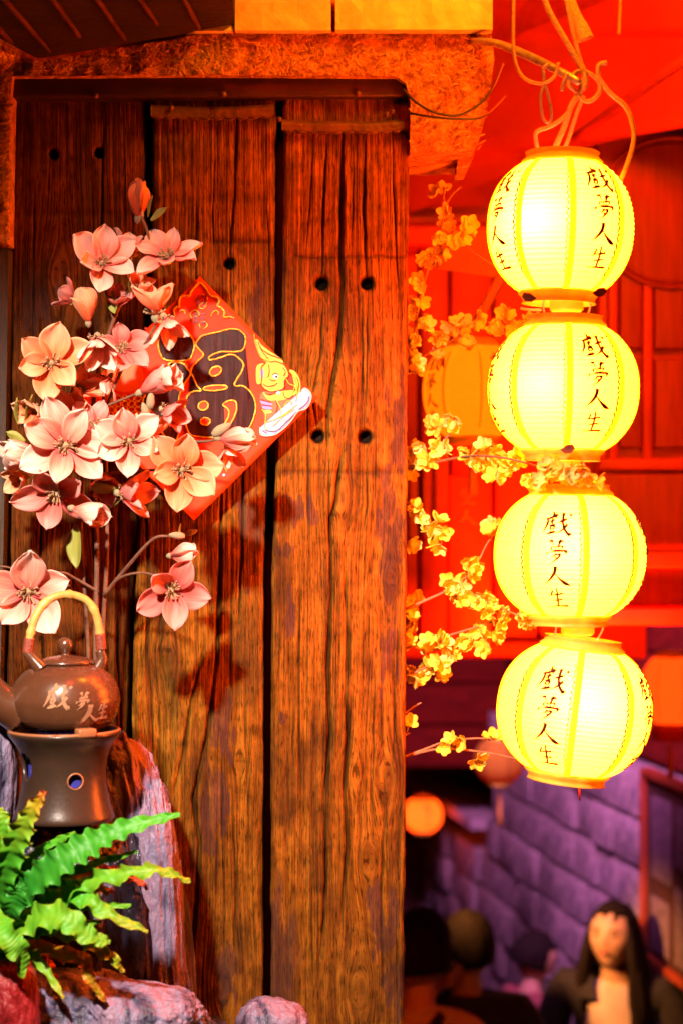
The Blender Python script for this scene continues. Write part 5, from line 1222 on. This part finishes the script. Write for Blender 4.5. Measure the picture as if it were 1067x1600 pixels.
wobj('arch_moulding', *tube(arch, [.03] * 25, 8, 1), M['red_wood'], ah)
# shopfront behind the lanterns
sf_ = empty('shopfront', P(800, 700, 1.9), 'red and orange boarded shopfront glowing behind the lanterns', 'shopfront')
YS = 1.9
def pbox(name, u0, v0, u1, v1, y, th, m_, par, bev=.006, rot=None):
    a = P(u0, v0, y); b = P(u1, v1, y); c = (a + b) / 2
    return wobj(name, *bbox((c.x, y + th / 2, c.z), (abs(b.x - a.x), th, abs(a.z - b.z)), bev, rot), m_, par)
us = [600, 655, 702, 770, 840, 905]
for i in range(len(us) - 1):
    pbox('board', us[i] + 2, 380, us[i + 1] - 2, 1000, YS + (.0 if i % 2 else .03), .05, M['red_wood'] if i != 2 else M['orange_wood'] if False else M['red_wood'], sf_)
pbox('backing', 560, 240, 1010, 1030, YS + .09, .05, M['dark_wood'], sf_)
pbox('sill', 600, 1003, 905, 1028, YS - .08, .14, M['dark_wood'], sf_)
pbox('lintel', 600, 350, 935, 384, YS - .06, .12, M['red_wood'], sf_)
pbox('fascia', 560, 60, 1000, 350, YS - .02, .1, M['red_wood'], sf_)
for (u0, u1) in ((640, 652), (661, 671), (680, 700), (744, 760)):
    pbox('paper_strip', u0, 690, u1, 812 if u0 > 690 else 840, YS - .03, .012, M['paper_strip'], sf_, .002)
# vertical seal plate
sgn = empty('hanging_plate', P(725, 850, 1.5), 'tall orange-red hanging signboard between the plum branches', 'signboard')
pbox('board', 700, 742, 768, 1010, 1.5, .03, M['orange_wood'] if False else M['red_wood'], sgn)
gl = MB()
for k, ch in enumerate(('sheng', 'ren')):
    g_ = glyph(ch, lambda a, b, h: P(716 + a * .28, 762 + k * 36 + b * .28, 1.497) - Vector((0, h, 0)), .002, 1.3, 3); gl.add(g_.V, g_.F)
gl.obj('lettering', M['paper_strip'], sgn, False)
# orange panel catching lantern light, prop pole
op = empty('orange_panel', P(745, 400, .9), 'orange tilted board beside the top lantern', 'board')
a = [P(690, 372, .9), P(800, 352, .8), P(850, 430, .7), P(792, 436, .8), P(682, 420, .9)]
wobj('panel', a + [p + Vector((0, .03, .01)) for p in a], [(0, 1, 2, 3, 4), (9, 8, 7, 6, 5)] + [(i, i + 5, (i + 1) % 5 + 5, (i + 1) % 5) for i in range(5)], M['orange_wood'], op, False)
po = empty('wooden_pole', P(745, 500, .45), 'slanting pale wooden pole running behind the top lantern', 'pole')
wobj('pole', *tube([P(742, 508, .40), P(786, 424, .30), P(830, 340, .2)], [.0085, .009, .009], 10, 2), M['orange_wood'], po)
th_ = empty('loose_wire', P(725, 385, .2), 'thin wire slanting down to the left flank of the top lantern', 'wire'); wobj('wire', *tube([P(718, 378, .1), P(740, 395, .0), P(775, 418, -.1)], .0009, 6, 4), M['rope'], th_)
# pipe end below the stucco and cables
cb = empty('roof_pipe', P(665, 258, .05), 'curved pipe end sticking out beneath the stucco overhang', 'pipe'); wobj('pipe', *tube([P(630, 266, .10), P(665, 260, .08), P(700, 247, .06), P(722, 232, .06)], [.0085, .009, .009, .007], 10, 5), M['orange_wood'], cb)
cb = empty('black_cables', P(690, 175, -.07), 'two dark cables drooping across the stucco corner beside the shutter top', 'cable')
wobj('cable', *tube([P(630, 140, -.06), P(650, 160, -.075), P(680, 176, -.08), P(715, 180, -.08), P(745, 165, -.08), P(768, 140, -.06), P(785, 100, -.02)], .0022, 6, 6), M['cable'], cb)
wobj('cable', *tube([P(636, 176, -.06), P(670, 182, -.075), P(715, 186, -.08), P(755, 182, -.07), P(790, 150, .0)], .0018, 6, 6), M['cable'], cb)
# right hand timber facade
tf = empty('timber_facade', P(1000, 700, 1.3), 'red timber facade with panelled doors and a dark round arch on the right', 'house')
YR = 1.35
pbox('wall', 935, 210, 1250, 865, YR + .06, .08, M['red_wood'], tf)
for u in (958, 1012, 1085): pbox('post', u - 8, 385, u + 8, 720, YR + .025, .04, M['red_wood'], tf)
for (u0, u1) in ((968, 1003), (1022, 1076)):
    pbox('door_panel', u0, 410, u1, 545, YR + .03, .03, M['dark_wood'], tf); pbox('door_panel', u0, 560, u1, 700, YR + .03, .03, M['dark_wood'], tf)
pbox('rail', 935, 716, 1250, 735, YR + .02, .04, M['red_wood'], tf)
pbox('lower_board', 935, 740, 1250, 860, YR + .02, .04, M['dark_wood'], tf)
pbox('eave_beam', 905, 862, 1260, 888, YR - .32, .30, M['red_wood'], tf)
pbox('eave_beam', 915, 950, 1260, 978, YR - .10, .30, M['red_wood'], tf)
pbox('soffit', 935, 888, 1260, 950, YR + .04, .1, M['dark_wood'], tf)
V, F = lathe([(0, 0), (.165, .0), (.165, .03), (.15, .035), (0, .035)], 48); c = P(1050, 330, YR); wobj('dark_roundel', *xf((V, F), Matrix.Translation((c.x, YR + .05, c.z)) @ Matrix.Rotation(R(90), 4, 'X')), M['dark_wood'], tf)
V, F = tube([Vector((c.x + .17 * math.cos(a), YR + .02, c.z + .17 * math.sin(a))) for a in [2 * math.pi * i / 40 for i in range(41)]], [.005] * 41, 8, 1); wobj('roundel_rim', V, F, M['dark_wood'], tf)
# canvas canopy folds upper right + overhead boards closing the view upward
cn = empty('canvas_canopy', P(980, 120, .9), 'red canvas canopy with slanting folds above the lanterns at the top right', 'canopy')
V = []; F = []; nu, nv = 60, 24
for i in range(nu + 1):
    for j in range(nv + 1):
        s, t = i / nu, j / nv
        a = P(1500, -160, .35); b = P(640, -140, 1.75); c = P(1500, 60, .55); d = P(640, 330, 1.85)
        p = (a * (1 - s) + b * s) * (1 - t) + (c * (1 - s) + d * s) * t
        fold = .055 * math.sin(t * 13 + s * 5.5) * (.4 + s * (1 - s) * 2.2) + .02 * math.sin(t * 31 + s * 9)
        V.append(p + Vector((0, -.6 * fold, -.5 * fold)))
nb = len(V); V += [p + Vector((0, .004, .004)) for p in V]
for i in range(nu):
    for j in range(nv): q_ = i * (nv + 1) + j; F.append((q_, q_ + 1, q_ + nv + 2, q_ + nv + 1)); F.append((q_ + nb, q_ + nv + 1 + nb, q_ + nv + 2 + nb, q_ + 1 + nb))
wobj('canvas', V, F, M['canvas'], cn)
wobj('batten', *tube([P(1200, 20, .5), P(1067, 95, .62), P(975, 160, .85), P(900, 215, 1.1)], [.012] * 4, 8, 3), M['red_wood'], cn)
cordb = empty('dangling_string', P(966, 30, .5), 'single pale cord end hanging below the canvas', 'cord'); wobj('cord', *tube([P(966, -60, .5), P(968, 0, .5), P(967, 30, .5), P(966, 54, .5)], .003, 6, 4), M['rope'], cordb)
ov = empty('overhead_roof', (1.2, 4, 2.9), 'dark roof boards over the alley above the picture', 'roof'); wobj('boards', *bbox((.9, 5.2, 2.75), (5.5, 9.5, .08), .01), M['dark_wood'], ov)

# ------------------------------------------------------------------ people
M['skin'] = mat('skin', (.55, .33, .24), (.48, .27, .19), .5, 20, sub=.1)
M['hair'] = mat('black_hair', (.008, .005, .005), (.014, .009, .008), .8, 60, 1, 120, stretch=(1, 1, .15), spec=.12)
M['black_cloth'] = mat('black_cloth', (.010, .008, .010), (.016, .012, .015), .9, 30, .3, 200)
M['white_cloth'] = mat('pale_blouse', (.62, .50, .42), (.50, .38, .34), .8, 14, .3, 60)
M['red_cloth'] = mat('dull_red_shirt', (.30, .08, .09), (.20, .05, .06), .8, 20)
M['pink_cloth'] = mat('pink_sleeve', (.55, .22, .24), (.42, .15, .18), .8, 20)
M['jeans'] = mat('dark_trousers', (.03, .03, .045), None, .8)
M['shoe'] = mat('shoe', (.03, .025, .025), None, .5)
M['lips'] = mat('lips', (.45, .08, .07), None, .4); M['eye'] = mat('dark_eye', (.02, .015, .015), None, .2)
M['phone'] = mat('phone_case', (.02, .02, .025), None, .3)
def skin(nodes, edges, sub=1, root=0):
    me = bpy.data.meshes.new('s'); me.from_pydata([n[0] for n in nodes], edges, []); me.update()
    o = bpy.data.objects.new('s', me); COL.objects.link(o); mo = o.modifiers.new('skin', 'SKIN')
    for i, n in enumerate(nodes):
        r_ = n[1]; sv = me.skin_vertices[0].data[i]; sv.radius = (r_, r_) if not isinstance(r_, tuple) else r_; sv.use_root = (i == root)
    mo.use_smooth_shade = True; s2 = o.modifiers.new('sub', 'SUBSURF'); s2.levels = sub; s2.render_levels = sub
    bpy.context.view_layer.update(); ev = o.evaluated_get(bpy.context.evaluated_depsgraph_get()); m2 = ev.to_mesh()
    V = [v.co.copy() for v in m2.vertices]; F = [tuple(p.vertices) for p in m2.polygons]; ev.to_mesh_clear(); bpy.data.objects.remove(o)
    return V, F
HV, HF = ico(4)
def head_mesh(c, h, yaw, pitch=0, roll=0):
    """c head centre, h head height; faces -y at yaw 0"""
    V = HV.copy(); x, y, z = V[:, 0].copy(), V[:, 1].copy(), V[:, 2].copy()
    X = x * .355; Y = y * .43; Z = z * .5
    low = np.clip(-z, 0, 1); X *= 1 - .30 * low ** 1.5; Y = Y * (1 - .12 * low) - .03 * low
    f = np.clip(-y, 0, 1)
    g = lambda cx, cz, sx, sz: np.exp(-((X - cx) / sx) ** 2 - ((Z - cz) / sz) ** 2) * (f > .2)
    Y -= .085 * g(0, -.07, .035, .075) + .035 * g(0, .02, .03, .12)       # nose
    Y += .040 * g(-.14, .03, .07, .045) + .040 * g(.14, .03, .07, .045)      # sockets
    Y -= .020 * g(-.14, .11, .1, .03) + .02 * g(.14, .11, .1, .03)           # brow
    Y -= .028 * g(0, -.215, .09, .028) ; Y += .012 * g(0, -.215, .1, .006); Y -= .035 * g(0, -.40, .09, .06)  # mouth, chin
    Y -= .012 * g(-.17, -.1, .08, .08) + .012 * g(.17, -.1, .08, .08)
    out = np.stack([X, Y, Z], 1) * h
    vf = [(out.tolist(), [tuple(f_) for f_ in HF.tolist()])]
    for s_ in (-1, 1):
        E = HV * np.array([.028, .075, .11]) + np.array([s_ * .355, .03, -.02]); vf.append(((E * h).tolist(), [tuple(f_) for f_ in HF.tolist()]))
    Mx = Matrix.Translation(c) @ Matrix.Rotation(yaw, 4, 'Z') @ Matrix.Rotation(pitch, 4, 'X') @ Matrix.Rotation(roll, 4, 'Y')
    return xf(join(*vf), Mx), Mx
def person(x, y, zg, H, yaw, label, top, jacket, long_hair, arms='down', head_yaw=None, pitch=0, bag=False, group=None, roll=0, open_front=False):
    e = empty('person', (x, y, zg), label, 'person', group)
    Rz = Matrix.Translation((x, y, zg)) @ Matrix.Rotation(yaw, 4, 'Z'); k = H / 1.7
    def N_(a, b, c, r_): return (Rz @ Vector((a * k, b * k, c * k)), r_ * k if not isinstance(r_, tuple) else tuple(q_ * k for q_ in r_))
    hh = H / 7.3; hc = Rz @ Vector((0, -.03 * k, H - hh * .5 - .025 * k))
    (HVv, HFf), Mx = head_mesh(hc, hh, (yaw if head_yaw is None else head_yaw), pitch, roll)
    nk = [N_(0, .01, 1.30, .065), N_(0, .0, 1.42, .052), (hc + Vector((0, 0, -hh * .2)), .05 * k)]
    nodes = nk[:]; edges = [(0, 1), (1, 2)]; parts = [(HVv, HFf)]
    A = {'down': ((.20, .01, 1.36), (.25, .03, 1.10), (.24, -.05, .86)), 'phone': ((.19, .0, 1.36), (.27, -.10, 1.15), (.14, -.30, 1.34)), 'front': ((.19, .0, 1.36), (.27, -.04, 1.10), (.12, -.24, 1.05))}
    hands = []
    for s_ in (-1, 1):
        sh_, el, wr = A[arms if (arms != 'phone' or s_ == 1) else 'down']
        w0 = Vector(wr); d = (w0 - Vector(el)).normalized()
        q1 = w0 + d * .09
        fb_ = len(nodes); fn = [N_(s_ * wr[0], wr[1], wr[2], .026), N_(s_ * (wr[0] + d.x * .05), wr[1] + d.y * .05, wr[2] + d.z * .05, (.036, .02))]; fe = [(0, 1)]
        for q_ in range(4):
            off = (-.028 + q_ * .018); ln = (.062, .078, .072, .055)[q_]
            b = len(fn); up_ = Vector((0, 0, 1)) if abs(d.z) < .6 else Vector((0, 1, 0)); sd = d.cross(up_).normalized()
            p0 = w0 + d * .085 + sd * off; p1 = p0 + d * ln * .55 - up_.cross(sd).normalized() * .0; p2 = p1 + d * ln * .35 + Vector((-.012 * 1, -.012, 0))
            for p_, r_ in ((p0, .010), (p1, .009), (p2, .0075)): fn.append(N_(s_ * p_.x, p_.y, p_.z, r_))
            fe += [(1, b), (b, b + 1), (b + 1, b + 2)]
        b = len(fn); up_ = Vector((0, 0, 1)) if abs(d.z) < .6 else Vector((0, 1, 0)); sd = d.cross(up_).normalized()
        t0 = w0 + d * .03 - sd * .03; t1 = t0 + d * .035 - sd * .018; t2 = t1 + d * .028
        for p_, r_ in ((t0, .012), (t1, .0105), (t2, .009)): fn.append(N_(s_ * p_.x, p_.y, p_.z, r_))
        fe += [(0, b), (b, b + 1), (b + 1, b + 2)]
        nodes += fn; edges += [(a_ + fb_, b_ + fb_) for a_, b_ in fe]; q0 = len(nodes)
        nodes += [N_(s_ * (sh_[0] - .03), sh_[1], sh_[2], .035), N_(s_ * el[0], el[1], el[2], .03)]; edges += [(0, q0), (q0, q0 + 1), (q0 + 1, fb_)]
        hands.append(N_(s_ * q1.x, q1.y, q1.z, 0)[0])
    parts.append(skin(nodes, edges)); wobj('body', *join(*parts), M['skin'], e)
    # torso garment
    def torso(grow, m_, nm, arms_on=True, open_=False):
        g = grow
        nd = [N_(0, .0, .92, (.155 + g, .11 + g)), N_(0, .0, 1.08, (.135 + g, .10 + g)), N_(0, .0, 1.24, (.145 + g, .10 + g)), N_(0, .01, 1.36, (.105 + g, .075 + g)), N_(0, .012, 1.41, (.065 + g, .055 + g))]
        ed = [(0, 1), (1, 2), (2, 3), (3, 4)]
        if arms_on:
            for s_ in (-1, 1):
                sh_, el, wr = A[arms if (arms != 'phone' or s_ == 1) else 'down']; b = len(nd)
                nd += [N_(s_ * (sh_[0] - .03), sh_[1], sh_[2], .058 + g), N_(s_ * (sh_[0] + .01), sh_[1], sh_[2] - .05, .055 + g), N_(s_ * el[0], el[1], el[2], .043 + g), N_(s_ * wr[0], wr[1], wr[2], .034 + g)]
                ed += [(3, b), (b, b + 1), (b + 1, b + 2), (b + 2, b + 3)]
        V, F = skin(nd, ed, 2)
        if open_:
            inv = Rz.inverted(); L_ = [inv @ v for v in V]
            F = [f for f in F if not (abs(sum(L_[i].x for i in f) / len(f)) < .085 * k and sum(L_[i].y for i in f) / len(f) < -.03 * k and sum(L_[i].z for i in f) / len(f) > .8 * k)]
        wobj(nm, V, F, m_, e)
    torso(0.0, M[top], 'shirt', jacket is None)
    if jacket: torso(.018, M[jacket], 'jacket', True, open_front)
    nd = [N_(0, 0, .95, (.15, .11)), N_(0, .0, .86, (.15, .115))]; ed = [(0, 1)]
    for s_ in (-1, 1):
        b = len(nd); nd += [N_(s_ * .085, .0, .80, .088), N_(s_ * .095, -.01, .48, .062), N_(s_ * .10, .01, .10, .045)]; ed += [(1, b), (b, b + 1), (b + 1, b + 2)]
    wobj('trousers', *skin(nd, ed, 1), M['jeans'], e)
    for s_ in (-1, 1): wobj('shoe', *skin([N_(s_ * .10, .04, .045, .042), N_(s_ * .105, -.08, .038, .04), N_(s_ * .108, -.17, .03, .03)], [(0, 1), (1, 2)], 1), M['shoe'], e)
    # hair shell
    V = HV * np.array([.40, .475, .54]) ; V[:, 1] += .035; keep = []
    n_ = n3(HV, 7, int(x * 50) % 40, 3) * .06; V = V * (1 + n_)[:, None]
    V[:, 1] = np.where((HV[:, 1] < -.30) & (HV[:, 2] < (.50 + .12 * np.sin(HV[:, 0] * 14))), V[:, 1] * .45 + .06, V[:, 1])
    V[:, 2] = np.where((HV[:, 2] < -.25) & (not long_hair), -.20 + (HV[:, 2] + .25) * .1, V[:, 2])
    vf = [xf((( V * hh).tolist(), [tuple(f_) for f_ in HF.tolist()]), Mx)]
    if long_hair:
        rr = random.Random(8)
        for i in range(64):
            a = R(-28 + 236 * i / 63); cx, cyy = .37 * math.cos(a), .40 * math.sin(a) + .06
            if i < 5 or i > 58: cyy -= .04
            top_ = Vector((cx * .75, cyy * .75, .30)) * hh; mid = Vector((cx * 1.14, cyy * 1.05, -.25)) * hh; low = Vector((cx * 1.35 + rr.uniform(-.06, .06), cyy + .10 + rr.uniform(-.04, .06), -1.0)) * hh; end = low + Vector((rr.uniform(-.03, .03), .03, rr.uniform(-.75, -.5) * hh))
            vf.append(xf(tube([top_, mid, low, end], [.014, .022, .026, .006], 6, 4), Mx))
    wobj('hair', *join(*vf), M['hair'], e)
    for s_ in (-1, 1):
        E = HV * np.array([.042, .02, .018]) + np.array([s_ * .14, -.385, .03]); wobj('eye', *xf(((E * hh).tolist(), [tuple(f_) for f_ in HF.tolist()]), Mx), M['eye'], e)
        E = HV * np.array([.075, .02, .012]) + np.array([s_ * .145, -.405, .115]); wobj('eyebrow', *xf(((E * hh).tolist(), [tuple(f_) for f_ in HF.tolist()]), Mx), M['hair'], e)
    E = HV * np.array([.075, .02, .022]) + np.array([0, -.452, -.215]); wobj('lips', *xf(((E * hh).tolist(), [tuple(f_) for f_ in HF.tolist()]), Mx), M['lips'], e)
    return e, hands, Rz, k
ZG = -1.51
pw = P(960, 1462, 4.0); person(pw.x, 4.0, ZG, pw.z + .15 - ZG, R(-18), 'woman with long black hair, black jacket open over a pale blouse', 'white_cloth', 'black_cloth', True, 'down', R(-28), R(-6), open_front=True)
pw = P(828, 1500, 4.7); person(pw.x, 4.7, ZG, pw.z + .13 - ZG, R(120), 'person with short dark hair in a dull red shirt, looking down left of the woman', 'red_cloth', None, False, 'front', R(110), R(20))
pw = P(728, 1470, 3.6); person(pw.x, 3.6, ZG, pw.z + .12 - ZG, R(165), 'person in a black coat seen from behind, largest dark figure in the alley', 'black_cloth', 'black_cloth', False, 'down', R(160))
e_, hn, Rz, k_ = person(P(652, 1530, 3.1).x, 3.1, ZG, P(0, 1412, 3.1).z - ZG, R(150), 'person in a pale top raising a phone, partly behind the shutter edge', 'white_cloth', None, False, 'phone', R(150))
ph = wobj('phone', *bbox(hn[1] + Vector((0, .0, .03)), (.075, .010, .15), .004, Matrix.Rotation(R(20), 3, 'Z')), M['phone']); tag(ph, 'dark phone held up by the person beside the shutter edge', 'phone')
V, F = tube([Rz @ Vector((-.13 * k_, .10 * k_, 1.42 * k_)), Rz @ Vector((-.02 * k_, .145 * k_, 1.25 * k_)), Rz @ Vector((.12 * k_, .135 * k_, 1.05 * k_)), Rz @ Vector((.2 * k_, .06 * k_, .9 * k_))], [.016] * 4, 6, 5); 
wobj('bag_strap', V, F, M['black_cloth'], e_)

for m_ in bpy.data.materials:
    if m_.name.startswith('lit_'): m_.cycles.emission_sampling = 'FRONT_BACK'
